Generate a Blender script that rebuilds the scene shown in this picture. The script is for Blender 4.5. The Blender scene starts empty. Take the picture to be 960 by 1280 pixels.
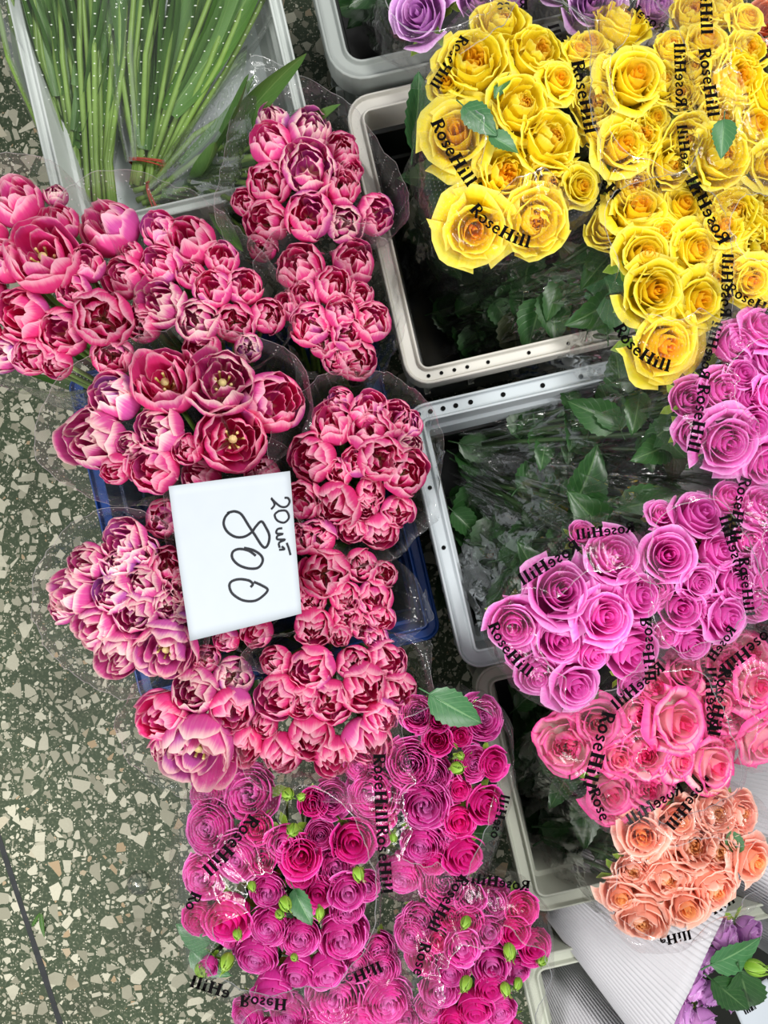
import bpy, math, random
from mathutils import Vector, Matrix, noise
from mathutils.bvhtree import BVHTree

R = random.Random(7)
PI = math.pi
SC = bpy.context.scene
COL = SC.collection
CAM_H, F_PX = 1.40, 924.0          # camera height above the floor, focal length for the 960x1280 frame


def P(px, py, z):
    """point at height z seen at that place of the photograph by a camera looking straight down"""
    s = (CAM_H - z) / F_PX
    return Vector(((px - 480) * s, (640 - py) * s, z))


def link(name, me, parent=None, mat=None, loc=None):
    o = bpy.data.objects.new(name, me)
    COL.objects.link(o)
    if parent is not None:
        o.parent = parent
    if mat is not None:
        o.matrix_basis = mat
    elif loc is not None:
        o.location = loc
    return o


def tag(o, label=None, cat=None, group=None, kind=None):
    for k, v in (('label', label), ('category', cat), ('group', group), ('kind', kind)):
        if v:
            o[k] = v
    return o


def mesh(name, v, f, mat, uv=None, smooth=True, pid=None):
    me = bpy.data.meshes.new(name)
    me.from_pydata(v, [], f)
    if uv is not None:
        l = me.uv_layers.new(name='UVMap')
        for i, lp in enumerate(me.loops):
            l.data[i].uv = uv[lp.vertex_index]
    if pid is not None:
        a = me.attributes.new('pid', 'FLOAT', 'POINT')
        for i, x in enumerate(pid):
            a.data[i].value = x
    if smooth:
        for p in me.polygons:
            p.use_smooth = True
    if mat is not None:
        me.materials.append(mat)
    me.update()
    return me


# ------------------------------------------------------------------ materials
class NT:
    def __init__(self, name):
        self.m = bpy.data.materials.new(name)
        self.m.use_nodes = True
        self.t = self.m.node_tree
        self.t.nodes.clear()
        self.out = self.n('ShaderNodeOutputMaterial')

    def n(self, typ, **kw):
        nd = self.t.nodes.new(typ)
        for k, v in kw.items():
            if k.startswith('i_'):
                nd.inputs[k[2:].replace('_', ' ')].default_value = v
            else:
                setattr(nd, k, v)
        return nd

    def l(self, a, b):
        self.t.links.new(a, b)

    def val(self, x, sock):
        if isinstance(x, bpy.types.NodeSocket):
            self.l(x, sock)
        else:
            sock.default_value = x

    def math(self, op, a, b=0.0, c=None, clamp=False):
        nd = self.n('ShaderNodeMath', operation=op, use_clamp=clamp)
        self.val(a, nd.inputs[0])
        self.val(b, nd.inputs[1])
        if c is not None:
            self.val(c, nd.inputs[2])
        return nd.outputs[0]

    def step(self, x, a, b, lo=0.0, hi=1.0):
        nd = self.n('ShaderNodeMapRange', interpolation_type='SMOOTHSTEP')
        self.val(x, nd.inputs[0])
        for i, v in enumerate((a, b, lo, hi)):
            nd.inputs[i + 1].default_value = v
        return nd.outputs[0]

    def mix(self, f, a, b):
        nd = self.n('ShaderNodeMix', data_type='RGBA')
        self.val(f, nd.inputs[0])
        for x, s in ((a, nd.inputs[6]), (b, nd.inputs[7])):
            self.val(x if isinstance(x, bpy.types.NodeSocket) else c4(x), s)
        return nd.outputs[2]

    def noise(self, scale, detail=3, vec=None, rough=.5):
        nd = self.n('ShaderNodeTexNoise')
        nd.inputs['Scale'].default_value = scale
        nd.inputs['Detail'].default_value = detail
        nd.inputs['Roughness'].default_value = rough
        if vec is not None:
            self.l(vec, nd.inputs['Vector'])
        return nd.outputs['Fac']

    def bsdf(self, col, rough=.5, spec=.5, normal=None, metal=0.0):
        nd = self.n('ShaderNodeBsdfPrincipled')
        self.val(col if isinstance(col, bpy.types.NodeSocket) else c4(col), nd.inputs['Base Color'])
        self.val(rough, nd.inputs['Roughness'])
        nd.inputs['Specular IOR Level'].default_value = spec
        nd.inputs['Metallic'].default_value = metal
        if normal is not None:
            self.l(normal, nd.inputs['Normal'])
        return nd.outputs[0]

    def bump(self, h, strength=.3, dist=.001):
        nd = self.n('ShaderNodeBump')
        nd.inputs['Strength'].default_value = strength
        nd.inputs['Distance'].default_value = dist
        self.l(h, nd.inputs['Height'])
        return nd.outputs[0]

    def mixs(self, f, a, b):
        nd = self.n('ShaderNodeMixShader')
        self.val(f, nd.inputs[0])
        self.l(a, nd.inputs[1])
        self.l(b, nd.inputs[2])
        return nd.outputs[0]

    def done(self, sh):
        self.l(sh, self.out.inputs[0])
        return self.m


def c4(c):
    return (c[0], c[1], c[2], 1.0)


def rgb(r, g, b):
    """sRGB 0-255 to linear"""
    f = lambda x: (x / 255) / 12.92 if x <= 10 else ((x / 255 + .055) / 1.055) ** 2.4
    return (f(r), f(g), f(b))


def petal_mat(name, base, tip, edge, heart, alt, edge_at=.8, heart_at=.3, alt_amt=.5, streak=.25, centre=None, trans=.25):
    """petal colours: heart at the petal base, tip towards the end, a margin of its own colour;
    each petal (pid) and each flower (object random) leans towards alt; centre colours the innermost petals"""
    t = NT(name)
    uv = t.n('ShaderNodeUVMap').outputs[0]
    sx = t.n('ShaderNodeSeparateXYZ')
    t.l(uv, sx.inputs[0])
    u, v = sx.outputs[0], sx.outputs[1]
    pid = t.n('ShaderNodeAttribute', attribute_name='pid').outputs['Fac']
    rnd = t.n('ShaderNodeObjectInfo').outputs['Random']
    au = t.math('ABSOLUTE', t.math('MULTIPLY_ADD', u, 2.0, -1.0))
    mp = t.n('ShaderNodeMapping')
    mp.inputs['Scale'].default_value = (22, 1.6, 1)
    cb = t.n('ShaderNodeCombineXYZ')
    t.l(u, cb.inputs[0]); t.l(v, cb.inputs[1]); t.l(t.math('MULTIPLY', pid, 37.0), cb.inputs[2])
    t.l(cb.outputs[0], mp.inputs[0])
    sn = t.noise(1.0, 3, mp.outputs[0])
    wob = t.math('MULTIPLY_ADD', sn, .16, -.08)
    col = t.mix(t.step(v, .35, .95), base, tip)
    # streaks along the petal
    col = t.mix(t.math('MULTIPLY', t.step(sn, .45, .75), streak), col, edge)
    pr = t.math('FRACT', t.math('MULTIPLY_ADD', pid, 7.31, t.math('MULTIPLY', rnd, 3.17)))
    amt = t.math('MULTIPLY', t.math('MULTIPLY', t.math('POWER', pr, 2.0), t.math('POWER', rnd, 1.3)), alt_amt)
    col = t.mix(amt, col, alt)
    ed = t.math('MAXIMUM', t.math('POWER', au, 1.6), v)
    ed = t.math('ADD', ed, wob)
    col = t.mix(t.step(ed, edge_at, 1.0), col, edge)
    hv = t.math('ADD', v, t.math('ADD', wob, t.math('MULTIPLY', au, .25)))
    col = t.mix(t.step(hv, heart_at * .35, heart_at, 1.0, 0.0), col, heart)
    if centre is not None:
        col = t.mix(t.step(pid, .05, .4, .85, 0.0), col, centre)
    hs = t.n('ShaderNodeHueSaturation')
    t.l(col, hs.inputs['Color'])
    t.l(t.math('MULTIPLY_ADD', rnd, .24, .88), hs.inputs['Value'])
    bp = t.bump(sn, .25, .0012)
    d = t.bsdf(hs.outputs[0], .5, .3, bp)
    tr = t.n('ShaderNodeBsdfTranslucent')
    t.l(hs.outputs[0], tr.inputs[0])
    return t.done(t.mixs(trans, d, tr.outputs[0]))


def leaf_mat(name, dark, light, vein, rough=.35):
    t = NT(name)
    uv = t.n('ShaderNodeUVMap').outputs[0]
    sx = t.n('ShaderNodeSeparateXYZ')
    t.l(uv, sx.inputs[0])
    u, v = sx.outputs[0], sx.outputs[1]
    au = t.math('ABSOLUTE', t.math('MULTIPLY_ADD', u, 2.0, -1.0))
    rnd = t.n('ShaderNodeObjectInfo').outputs['Random']
    col = t.mix(t.noise(9, 3, uv), dark, light)
    col = t.mix(t.math('MULTIPLY', rnd, .6), col, light)
    w = t.math('SINE', t.math('MULTIPLY', t.math('SUBTRACT', v, t.math('MULTIPLY', au, .35)), 46.0))
    vn = t.math('MAXIMUM', t.math('MULTIPLY', t.step(w, .86, 1.0), .35), t.step(au, .03, .07, 1.0, 0.0))
    col = t.mix(t.math('MULTIPLY', vn, .6), col, vein)
    d = t.bsdf(col, rough, .5, t.bump(vn, .4, -.0008))
    tr = t.n('ShaderNodeBsdfTranslucent')
    t.l(col, tr.inputs[0])
    return t.done(t.mixs(.15, d, tr.outputs[0]))


def plain(name, col, rough=.5, spec=.5, var=.12, scale=20, metal=0.0, bump=0.0):
    t = NT(name)
    co = t.n('ShaderNodeTexCoord').outputs['Object']
    n = t.noise(scale, 4, co)
    dk = tuple(x * (1 - var) for x in col)
    lt = tuple(min(1, x * (1 + var)) for x in col)
    return t.done(t.bsdf(t.mix(n, dk, lt), rough, spec, t.bump(n, bump, .001) if bump else None, metal))


def film_mat(name, tint=(.96, .96, .96), haze=.05, dots=None, refl=1.0, dot_col=(.8, .8, .8), dot_amt=.6, crinkle=.5, top=.55, cs=26, ns=16):
    """thin clear wrapping film: see-through, creased, shiny, optionally with rows of tiny punched dots (dots = spacing in metres u, v, radius)"""
    t = NT(name)
    uv = t.n('ShaderNodeUVMap').outputs[0]
    co = t.n('ShaderNodeTexCoord').outputs['Object']
    n1 = t.noise(ns, 2, co)
    vo = t.n('ShaderNodeTexVoronoi', feature='DISTANCE_TO_EDGE')
    vo.inputs['Scale'].default_value = cs
    wv = t.n('ShaderNodeVectorMath', operation='ADD')
    t.l(co, wv.inputs[0])
    nz = t.n('ShaderNodeTexNoise')
    nz.inputs['Scale'].default_value = 9
    sc = t.n('ShaderNodeVectorMath', operation='SCALE')
    t.l(nz.outputs['Color'], sc.inputs[0]); sc.inputs['Scale'].default_value = .12
    t.l(sc.outputs[0], wv.inputs[1])
    t.l(wv.outputs[0], vo.inputs['Vector'])
    cr = t.step(vo.outputs['Distance'], 0.0, .25)
    h = t.math('ADD', t.math('MULTIPLY', n1, 1.0), t.math('MULTIPLY', cr, .5))
    bp = t.bump(h, crinkle * .5, .006)
    tr = t.n('ShaderNodeBsdfTransparent')
    tr.inputs[0].default_value = c4(tint)
    gl = t.n('ShaderNodeBsdfGlossy')
    gl.inputs['Roughness'].default_value = .1
    t.l(bp, gl.inputs['Normal'])
    fr = t.n('ShaderNodeFresnel')
    fr.inputs['IOR'].default_value = 1.5
    f = t.math('MINIMUM', t.math('MULTIPLY', fr.outputs[0], 1.1 * refl), top)
    df = t.n('ShaderNodeBsdfDiffuse')
    df.inputs[0].default_value = (.8, .8, .8, 1)
    tl = t.n('ShaderNodeBsdfTranslucent')
    tl.inputs[0].default_value = (.8, .8, .8, 1)
    dt = t.mixs(.5, df.outputs[0], tl.outputs[0])
    s = t.mixs(haze, tr.outputs[0], dt)
    if dots:
        sx = t.n('ShaderNodeSeparateXYZ')
        t.l(uv, sx.inputs[0])
        fu = t.math('SUBTRACT', t.math('FRACT', t.math('DIVIDE', sx.outputs[0], dots[0])), .5)
        fv = t.math('SUBTRACT', t.math('FRACT', t.math('DIVIDE', sx.outputs[1], dots[1])), .5)
        fu = t.math('MULTIPLY', fu, dots[0]); fv = t.math('MULTIPLY', fv, dots[1])
        d = t.math('SQRT', t.math('ADD', t.math('MULTIPLY', fu, fu), t.math('MULTIPLY', fv, fv)))
        ds = t.n('ShaderNodeBsdfDiffuse')
        ds.inputs[0].default_value = c4(dot_col)
        s = t.mixs(t.step(d, dots[2] * .6, dots[2], dot_amt, 0.0), s, ds.outputs[0])
    return t.done(t.mixs(f, s, gl.outputs[0]))


# ------------------------------------------------------------------ flower heads (unit radius, facing +z)
def bez(p, t):
    a = [Vector(x) for x in p]
    while len(a) > 1:
        a = [a[i].lerp(a[i + 1], t) for i in range(len(a) - 1)]
    return a[0]


class Geo:
    def __init__(self):
        self.v, self.f, self.uv, self.pid = [], [], [], []

    def petal(self, az, prof, ha, k=1.05, tip=.15, tip_pow=2.2, ruffle=.0, ec=0.0, nu=9, nv=9, pid=0.0, rmin=.05, lean=(0, 0), skew=0.0, seed=0, notch=0.0):
        b = len(self.v)
        ca, sa = math.cos(az), math.sin(az)
        for j in range(nv):
            vv = j / (nv - 1)
            for i in range(nu):
                u = -1 + 2 * i / (nu - 1)
                te = vv * (1 - tip * abs(u) ** tip_pow - notch * max(0, 1 - (u * 3) ** 2))
                te = max(0, te + skew * u * vv)
                q = bez(prof, min(te, 1.12))
                r, z = q.x, q.y
                r += ec * abs(u) ** 3 * vv ** 2
                z -= ec * .6 * abs(u) ** 3 * vv ** 2
                if ruffle:
                    nz = noise.noise(Vector((u * 1.9 + seed * 3.7, vv * 1.3, seed * 1.3))) + .5 * noise.noise(Vector((u * 4.5, vv * 2, seed + 9.1)))
                    r += ruffle * nz * vv ** 1.5
                    z += ruffle * .6 * noise.noise(Vector((u * 3 + 5, seed * 2.1, 3))) * vv ** 2
                rw = max(r, rmin) * k
                be = u * ha * (.45 + .55 * math.sin(PI / 2 * min(1, vv * 1.6)))
                x = (r - rw) + rw * math.cos(be)
                y = rw * math.sin(be)
                x += lean[0] * vv
                y += lean[1] * vv
                self.v.append((x * ca - y * sa, x * sa + y * ca, z))
                self.uv.append(((u + 1) / 2, vv))
                self.pid.append(pid)
        for j in range(nv - 1):
            for i in range(nu - 1):
                a = b + j * nu + i
                self.f.append((a, a + 1, a + nu + 1, a + nu))

    def tube(self, pts, rad, n=6, pid=0.0, v0=0.0):
        b = len(self.v)
        m = len(pts)
        for j, p in enumerate(pts):
            d = (Vector(pts[min(j + 1, m - 1)]) - Vector(pts[max(j - 1, 0)])).normalized()
            s = d.orthogonal().normalized()
            t = d.cross(s)
            rr = rad[j] if isinstance(rad, (list, tuple)) else rad
            for i in range(n):
                a = 2 * PI * i / n
                self.v.append(tuple(Vector(p) + (s * math.cos(a) + t * math.sin(a)) * rr))
                self.uv.append((i / n, j / (m - 1)))
                self.pid.append(pid)
        for j in range(m - 1):
            for i in range(n):
                a = b + j * n + i
                c = b + j * n + (i + 1) % n
                self.f.append((a, c, c + n, a + n))
        self.f.append(tuple(b + i for i in range(n))[::-1])
        self.f.append(tuple(b + (m - 1) * n + i for i in range(n)))

    def ball(self, c, rx, rz, n=10, m=7, pid=0.0, pinch=0.0):
        pts = []
        rad = []
        for j in range(m):
            a = PI * (j + .02) / (m - 1 + .04)
            pts.append((c[0], c[1], c[2] - rz * math.cos(a)))
            rad.append(rx * math.sin(a) * (1 - pinch * (j / (m - 1))))
        self.tube(pts, [max(x, .002) for x in rad], n, pid)

    def build(self, name, mat):
        return mesh(name, self.v, self.f, mat, self.uv, True, self.pid)


def tulip_mesh(seed, openness, mat):
    """double peony tulip: an outer cup of broad petals, whorls of crowded inner petals"""
    r = random.Random(seed)
    g = Geo()
    # whorl: count, cup radius, rim radius, rim height, half angle
    o = openness
    wh = [(5, 1.0, .62 + .46 * o, .50, .84, .0), (5, .86, .40 + .50 * o, .68, .76, .25),
          (4, .62, .20 + .46 * o, .72 - .14 * o, .85, .5), (3, .40, .07 + .28 * o, .66 - .3 * o, 1.0, .75)]
    for w, (n, rc, rr, h, ha, p0) in enumerate(wh):
        ph = r.uniform(0, 6)
        for i in range(n):
            az = ph + 2 * PI * (i + r.uniform(-.22, .22)) / n
            c = rc * r.uniform(.93, 1.06)
            q = rr * r.uniform(.75, 1.2)
            hh = h + r.uniform(-.2, .14)
            g.petal(az, [(.06, -.85 + .05 * w), (c * 1.08, -.95 + .1 * w), (c * 1.18, .05), (q, hh)], ha * r.uniform(.85, 1.1), 1.0, r.uniform(.30, .46), 2.2,
                    .11, -.06 if w < 2 else .05, 11, 11, (p0 + r.uniform(0, .22)), .1, (0, r.uniform(-.1, .1)), r.uniform(-.10, .10), r.uniform(0, 90), r.choice((0, 0, .06)))
    return g.build('tulip_head', mat)


def stamen_mesh(seed, mat):
    r = random.Random(seed)
    g = Geo()
    g.tube([(0, 0, -.6), (0, 0, -.1), (0, 0, .0)], [.09, .1, .13], 8, 0.1)
    for i in range(6):
        a = i * PI / 3 + r.uniform(-.2, .2)
        d = r.uniform(.2, .3)
        g.tube([(0.05 * math.cos(a), .05 * math.sin(a), -.6), (d * math.cos(a), d * math.sin(a), -.2), (d * 1.2 * math.cos(a), d * 1.2 * math.sin(a), .02)], [.03, .03, .045], 6, .9)
    return g.build('stamens', mat)


def rose_mesh(seed, mat, n=19, spread=.8, curl=.3, tight=1.0, ruffle=.03, pointed=.26, flat=.42, nu=9, nv=8):
    """hybrid tea rose: petals spiral out from a tight cone, rims rolling back further out"""
    r = random.Random(seed)
    g = Geo()
    az = r.uniform(0, 6)
    for i in range(n):
        t = i / (n - 1)
        az += 2.399 + r.uniform(-.25, .25)
        rim = (.05 + .80 * t ** (.85 * tight)) * r.uniform(.92, 1.07)
        zt = .72 - flat * t ** 1.7 + r.uniform(-.03, .03)
        cv = curl * t ** 1.8
        bot = -.55 + .15 * (1 - t)
        body = rim * (1.08 - .18 * t)
        prof = [(.04 + .2 * t, bot), (body * 1.05 + .05, bot + .1), (body * 1.02, zt - .3 * (1 - .3 * t)), (body * .98 + .01, zt + .02), (rim * 1.04 + cv, zt - cv * .55)]
        ha = 1.7 - 1.05 * t ** .8
        g.petal(az, prof, ha * r.uniform(.9, 1.1), 1.04 + .1 * t, pointed * r.uniform(.6, 1.2), 1.5, ruffle * (.5 + t), .22 * t * curl * 2.5, nu, nv, t * .92 + r.uniform(0, .08), .035,
                (0, 0), r.uniform(-.07, .07), r.uniform(0, 90))
    return g.build('rose_head', mat)


def garden_rose_mesh(seed, mat, nu=9, nv=8):
    """full cupped garden rose: ruffled outer petals around a heart of many small crowded petals"""
    r = random.Random(seed)
    g = Geo()
    az = r.uniform(0, 6)
    n = 22
    cx, cy = r.uniform(-.08, .08), r.uniform(-.08, .08)
    for i in range(n):                       # heart
        t = i / (n - 1)
        az += 2.399 + r.uniform(-.6, .6)
        rim = .04 + .40 * t
        zt = .42 + .12 * t + r.uniform(-.05, .05)
        g.petal(az, [(.03, -.4), (rim * 1.2 + .05, -.3), (rim * 1.25, zt - .2), (rim * r.uniform(.7, 1.0), zt)], (1.25 - .55 * t) * r.uniform(.7, 1.1), 1.05, .15, 2, .11, .0, 7, 6, t * .42, .05, (cx, cy), r.uniform(-.1, .1), r.uniform(0, 90))
    m = 13
    for i in range(m):                       # guard petals
        t = i / (m - 1)
        az += 2.399 + r.uniform(-.3, .3)
        rim = .52 + .42 * t
        zt = .50 - .40 * t ** 1.5 + r.uniform(-.06, .06)
        cv = .05 + .22 * t
        g.petal(az, [(.1 + .1 * t, -.6), (rim + .1, -.55), (rim * 1.08, zt - .25), (rim * .97, zt + .06), (rim + cv, zt - cv * .5)], .80 * r.uniform(.8, 1.1), 1.12, r.uniform(.08, .22), 2.0, .13, .10 * t, nu, nv + 1, .45 + .5 * t, .1,
                (0, 0), r.uniform(-.08, .08), r.uniform(0, 90), r.choice((0, .04, .07)))
    return g.build('garden_rose_head', mat)


def spray_rose_mesh(seed, mat, closed=False):
    """small spray rose packed with thin petals; closed = half open cup"""
    if closed:
        return rose_mesh(seed, mat, 15, .7, .08, .75, .06, .10, flat=.30, nu=8, nv=7)
    r = random.Random(seed)
    g = Geo()
    az = r.uniform(0, 6)
    n = 34
    cx, cy = r.uniform(-.12, .12), r.uniform(-.12, .12)
    for i in range(n):
        t = i / (n - 1)
        az += 2.399 + r.uniform(-.5, .5)
        rim = .05 + .86 * t ** .9
        zt = .48 - .05 * math.cos(t * 5) - .42 * t ** 3 + r.uniform(-.03, .03)
        cv = .12 * t ** 2
        c = 1 - t
        g.petal(az, [(.05 + .15 * t, -.6), (rim + .06, -.5), (rim * 1.06, zt - .22), (rim * .98, zt + .03), (rim + cv, zt - cv * .6)], (1.2 - .6 * t) * r.uniform(.8, 1.15), 1.05, .12, 2, .06, .05 * t, 8, 7, t * .95, .05,
                (cx * c, cy * c), r.uniform(-.08, .08), r.uniform(0, 90))
    return g.build('spray_rose_head', mat)


def bud_mesh(seed, mat):
    """green rosebud: rounded hip, closed sepals meeting in a point"""
    r = random.Random(seed)
    g = Geo()
    g.ball((0, 0, -.1), .62, .8, 12, 9, .2, .25)
    for i in range(5):
        a = i * 2 * PI / 5 + r.uniform(-.15, .15)
        g.petal(a, [(.3, -.75), (.78, -.5), (.74, .45), (.04 + r.uniform(0, .12), .78 + r.uniform(0, .35))], .62, 1.0, .55, 1.3, .04, 0, 7, 7, .6, .05, seed=i + seed)
    for i in range(3):
        a = r.uniform(0, 6)
        g.tube([(.3 * math.cos(a), .3 * math.sin(a), .5), (.34 * math.cos(a), .34 * math.sin(a), .85), (.55 * math.cos(a), .55 * math.sin(a), 1.05)], [.06, .045, .015], 5, .8)
    return g.build('rosebud', mat)


def calyx_mesh(seed, mat):
    r = random.Random(seed)
    g = Geo()
    g.ball((0, 0, -.72), .22, .2, 8, 6)
    for i in range(5):
        a = i * 2 * PI / 5 + r.uniform(-.2, .2)
        g.petal(a, [(.1, -.68), (.5, -.66), (.85, -.75), (1.02, -.55 + r.uniform(-.25, .1))], .32, 1.4, .8, 1.1, .05, 0, 5, 6, .5, .1, seed=i + seed)
    return g.build('calyx', mat)


def leaf_mesh(seed, mat, l=1.0, w=.33, serr=.02, fold=.18, droop=.25, nu=9, nv=17, stalk=True):
    """a leaf along +y from its stalk, unit length: toothed margin, folded along the midrib, drooping tip"""
    r = random.Random(seed)
    v, f, uv = [], [], []
    wob = r.uniform(0, 50)
    for j in range(nv):
        t = j / (nv - 1)
        hw = w * (math.sin(PI * t ** .8) ** .75 * (1 - .25 * t)) + .001
        for i in range(nu):
            u = -1 + 2 * i / (nu - 1)
            e = (1 + (serr / w) * (1 if j % 2 else -1)) if abs(u) > .99 else 1
            x = u * hw * e
            y = t * l - abs(u) * .03
            z = fold * abs(u) * hw * 2 - droop * t * t * l + .03 * math.sin(5 * t + u * 2 + wob) * abs(u)
            v.append((x, y, z)); uv.append(((u + 1) / 2, t))
    for j in range(nv - 1):
        for i in range(nu - 1):
            a = j * nu + i
            f.append((a, a + 1, a + nu + 1, a + nu))
    if stalk:
        g = Geo()
        g.v, g.f, g.uv, g.pid = v, f, uv, [0] * len(v)
        g.tube([(0, -.22, .03), (0, -.1, .01), (0, .05, 0.004), (0, .5, -droop * .25 * l - .004)], [.016, .014, .013, .005], 6)
        v, f, uv = g.v, g.f, g.uv
    return mesh('leaf', v, f, mat, uv)


def strap_mesh(seed, mat, w=.075, bend=.12):
    """long tulip leaf, channelled, unit length along +y"""
    r = random.Random(seed)
    v, f, uv = [], [], []
    nu, nv = 7, 18
    tw = r.uniform(-.5, .5)
    for j in range(nv):
        t = j / (nv - 1)
        hw = w * (math.sin(PI * min(1, .12 + .88 * t)) ** .7 * (1 - .2 * t)) + .002
        for i in range(nu):
            u = -1 + 2 * i / (nu - 1)
            x0, z0 = u * hw, .6 * hw * u * u
            a = tw * t * 2
            x = x0 * math.cos(a) - z0 * math.sin(a) + r.uniform(-1, 1) * .0 + bend * .5 * math.sin(t * 2.5) * (1 if tw > 0 else -1)
            z = x0 * math.sin(a) + z0 * math.cos(a) + bend * t * t
            v.append((x, t, z)); uv.append(((u + 1) / 2, t))
    for j in range(nv - 1):
        for i in range(nu - 1):
            a = j * nu + i
            f.append((a, a + 1, a + nu + 1, a + nu))
    return mesh('leaf', v, f, mat, uv)


def stem_mesh(mat, rad=.0035):
    g = Geo()
    g.tube([(0, 0, 0), (0, 0, .25), (0, 0, .5), (0, 0, .75), (0, 0, 1)], [rad * 1.1, rad, rad, rad, rad * .9], 7)
    return g.build('stem', mat)
# ------------------------------------------------------------------ the palette
M_TULIP = petal_mat('tulip petals', rgb(230, 26, 120), rgb(242, 78, 154), rgb(252, 196, 212), rgb(252, 230, 180), rgb(192, 104, 194), .82, .33, 1.0, .08, None, .42)
M_TULIP_PALE = petal_mat('fading tulip petals', rgb(212, 46, 140), rgb(232, 96, 172), rgb(252, 222, 216), rgb(250, 236, 190), rgb(182, 106, 196), .80, .42, 1.2, .16, None, .32)
M_PINK = petal_mat('pink rose petals', rgb(242, 98, 200), rgb(246, 124, 212), rgb(252, 178, 236), rgb(234, 70, 160), rgb(247, 146, 218), .86, .1, .3, .12, rgb(242, 102, 204), .38)
M_YELLOW = petal_mat('yellow rose petals', rgb(254, 226, 28), rgb(254, 234, 46), rgb(255, 244, 112), rgb(252, 212, 18), rgb(248, 240, 84), .86, .12, .5, .15, rgb(252, 188, 24), .42)
M_CORAL = petal_mat('coral rose petals', rgb(252, 196, 204), rgb(247, 112, 180), rgb(242, 76, 158), rgb(253, 236, 224), rgb(254, 226, 220), .84, .48, .9, .2, rgb(238, 60, 126), .3)
M_PEACH = petal_mat('peach rose petals', rgb(253, 174, 146), rgb(253, 180, 158), rgb(255, 214, 198), rgb(253, 196, 118), rgb(253, 178, 166), .86, .3, .6, .2, rgb(253, 182, 100), .32)
M_MAGENTA = petal_mat('magenta spray rose petals', rgb(230, 54, 172), rgb(236, 78, 184), rgb(246, 150, 218), rgb(216, 30, 140), rgb(230, 116, 196), .87, .1, .8, .12, rgb(240, 146, 216), .32)
M_CRIMSON = petal_mat('deep magenta young spray rose petals', rgb(228, 24, 146), rgb(234, 46, 162), rgb(242, 116, 196), rgb(218, 26, 126), rgb(232, 66, 168), .9, .12, .5, .1, rgb(230, 44, 154), .32)
M_LILAC = petal_mat('lilac rose petals', rgb(198, 136, 204), rgb(208, 150, 214), rgb(232, 196, 236), rgb(196, 120, 180), rgb(216, 160, 190), .86, .12, .5, .15, rgb(204, 140, 206), .25)
M_ORANGE = petal_mat('orange rose petals', rgb(236, 116, 74), rgb(240, 130, 88), rgb(250, 176, 140), rgb(236, 150, 70), rgb(230, 100, 90), .86, .12, .5, .15, rgb(240, 130, 60), .25)
M_STAMEN = petal_mat('tulip stamens', rgb(214, 196, 92), rgb(206, 190, 96), rgb(226, 214, 150), rgb(190, 190, 90), rgb(60, 40, 50), .95, .1, .9, .1, None, .1)
M_BUD = petal_mat('green rosebud sepals', rgb(112, 158, 40), rgb(140, 184, 60), rgb(176, 208, 110), rgb(110, 150, 50), rgb(150, 170, 70), .88, .2, .6, .2, None, .1)
M_LEAF = leaf_mat('dark rose leaf', rgb(20, 50, 24), rgb(48, 90, 42), rgb(96, 128, 80), .35)
M_LEAF_FRESH = leaf_mat('fresh rose leaf', rgb(40, 88, 50), rgb(72, 124, 76), rgb(128, 168, 116), .4)
M_LEAF_OLIVE = leaf_mat('olive rose leaf', rgb(38, 46, 24), rgb(62, 72, 38), rgb(96, 102, 64), .45)
M_STRAP = leaf_mat('tulip leaf', rgb(44, 88, 34), rgb(86, 126, 54), rgb(118, 150, 82), .45)
M_STEM = plain('green stem', rgb(112, 142, 64), .45, .4, .25, 60)
M_STEM_DARK = plain('dark rose stem', rgb(44, 66, 34), .45, .4, .25, 60)
M_FILM = film_mat('clear tulip film with punched dots', (.985, .985, .985), .06, (.016, .007, .0008), .9, (.85, .88, .85), .55, .5)
M_FILM_STEMS = film_mat('clear film over stems', (.985, .99, .985), .035, (.014, .014, .0009), .35, (.85, .9, .8), .6, .3)
M_FILM_ROSE = film_mat('printed rose film with fine dots', (.985, .975, .98), .016, (.0042, .0042, .0008), .28, (.6, .55, .57), .12, .3, .1)
M_FILM_CRUMPLED = film_mat('crumpled clear rose film', (.975, .97, .97), .012, None, .8, crinkle=1.0, top=.4, cs=16, ns=8)
M_FILM_HEM = film_mat('cut edge of clear film', (.9, .9, .9), .4, None, 1.5, crinkle=.3, top=.8)  # whiter film edge: the light its rim catches is put into the haze
M_INK = plain('black print ink', rgb(12, 10, 12), .9, .05, .2, 90)
M_PEN = plain('black marker ink', rgb(28, 30, 36), .5, .3, .3, 120)
M_RUBBER = plain('red rubber band', rgb(160, 62, 46), .6, .3, .2, 200)
# ------------------------------------------------------------------ shared meshes
TUL = [tulip_mesh(11 + i, o, M_TULIP) for i, o in enumerate((0.0, .06, .12, .2, .38, .3, .6, .8))]
TUL_PALE = [tulip_mesh(31 + i, o, M_TULIP_PALE) for i, o in enumerate((0.0, .06, .12, .2, .38, .3, .6, .8))]
TUL_OPEN = {6, 7}
STAM = stamen_mesh(1, M_STAMEN)
PINK = [rose_mesh(20 + i, M_PINK, n, curl=c) for i, (n, c) in enumerate(((19, .25), (17, .2), (21, .35), (18, .42), (16, .15)))]
LILAC = [rose_mesh(30 + i, M_LILAC, n, curl=c) for i, (n, c) in enumerate(((17, .2), (15, .12)))]
ORANGE = [rose_mesh(36, M_ORANGE, 16, curl=.2)]
YEL = [garden_rose_mesh(40 + i, M_YELLOW) for i in range(4)] + [rose_mesh(46, M_YELLOW, 20, curl=.35, ruffle=.08, pointed=.16), rose_mesh(47, M_YELLOW, 17, curl=.45, ruffle=.09, pointed=.14)]
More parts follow.
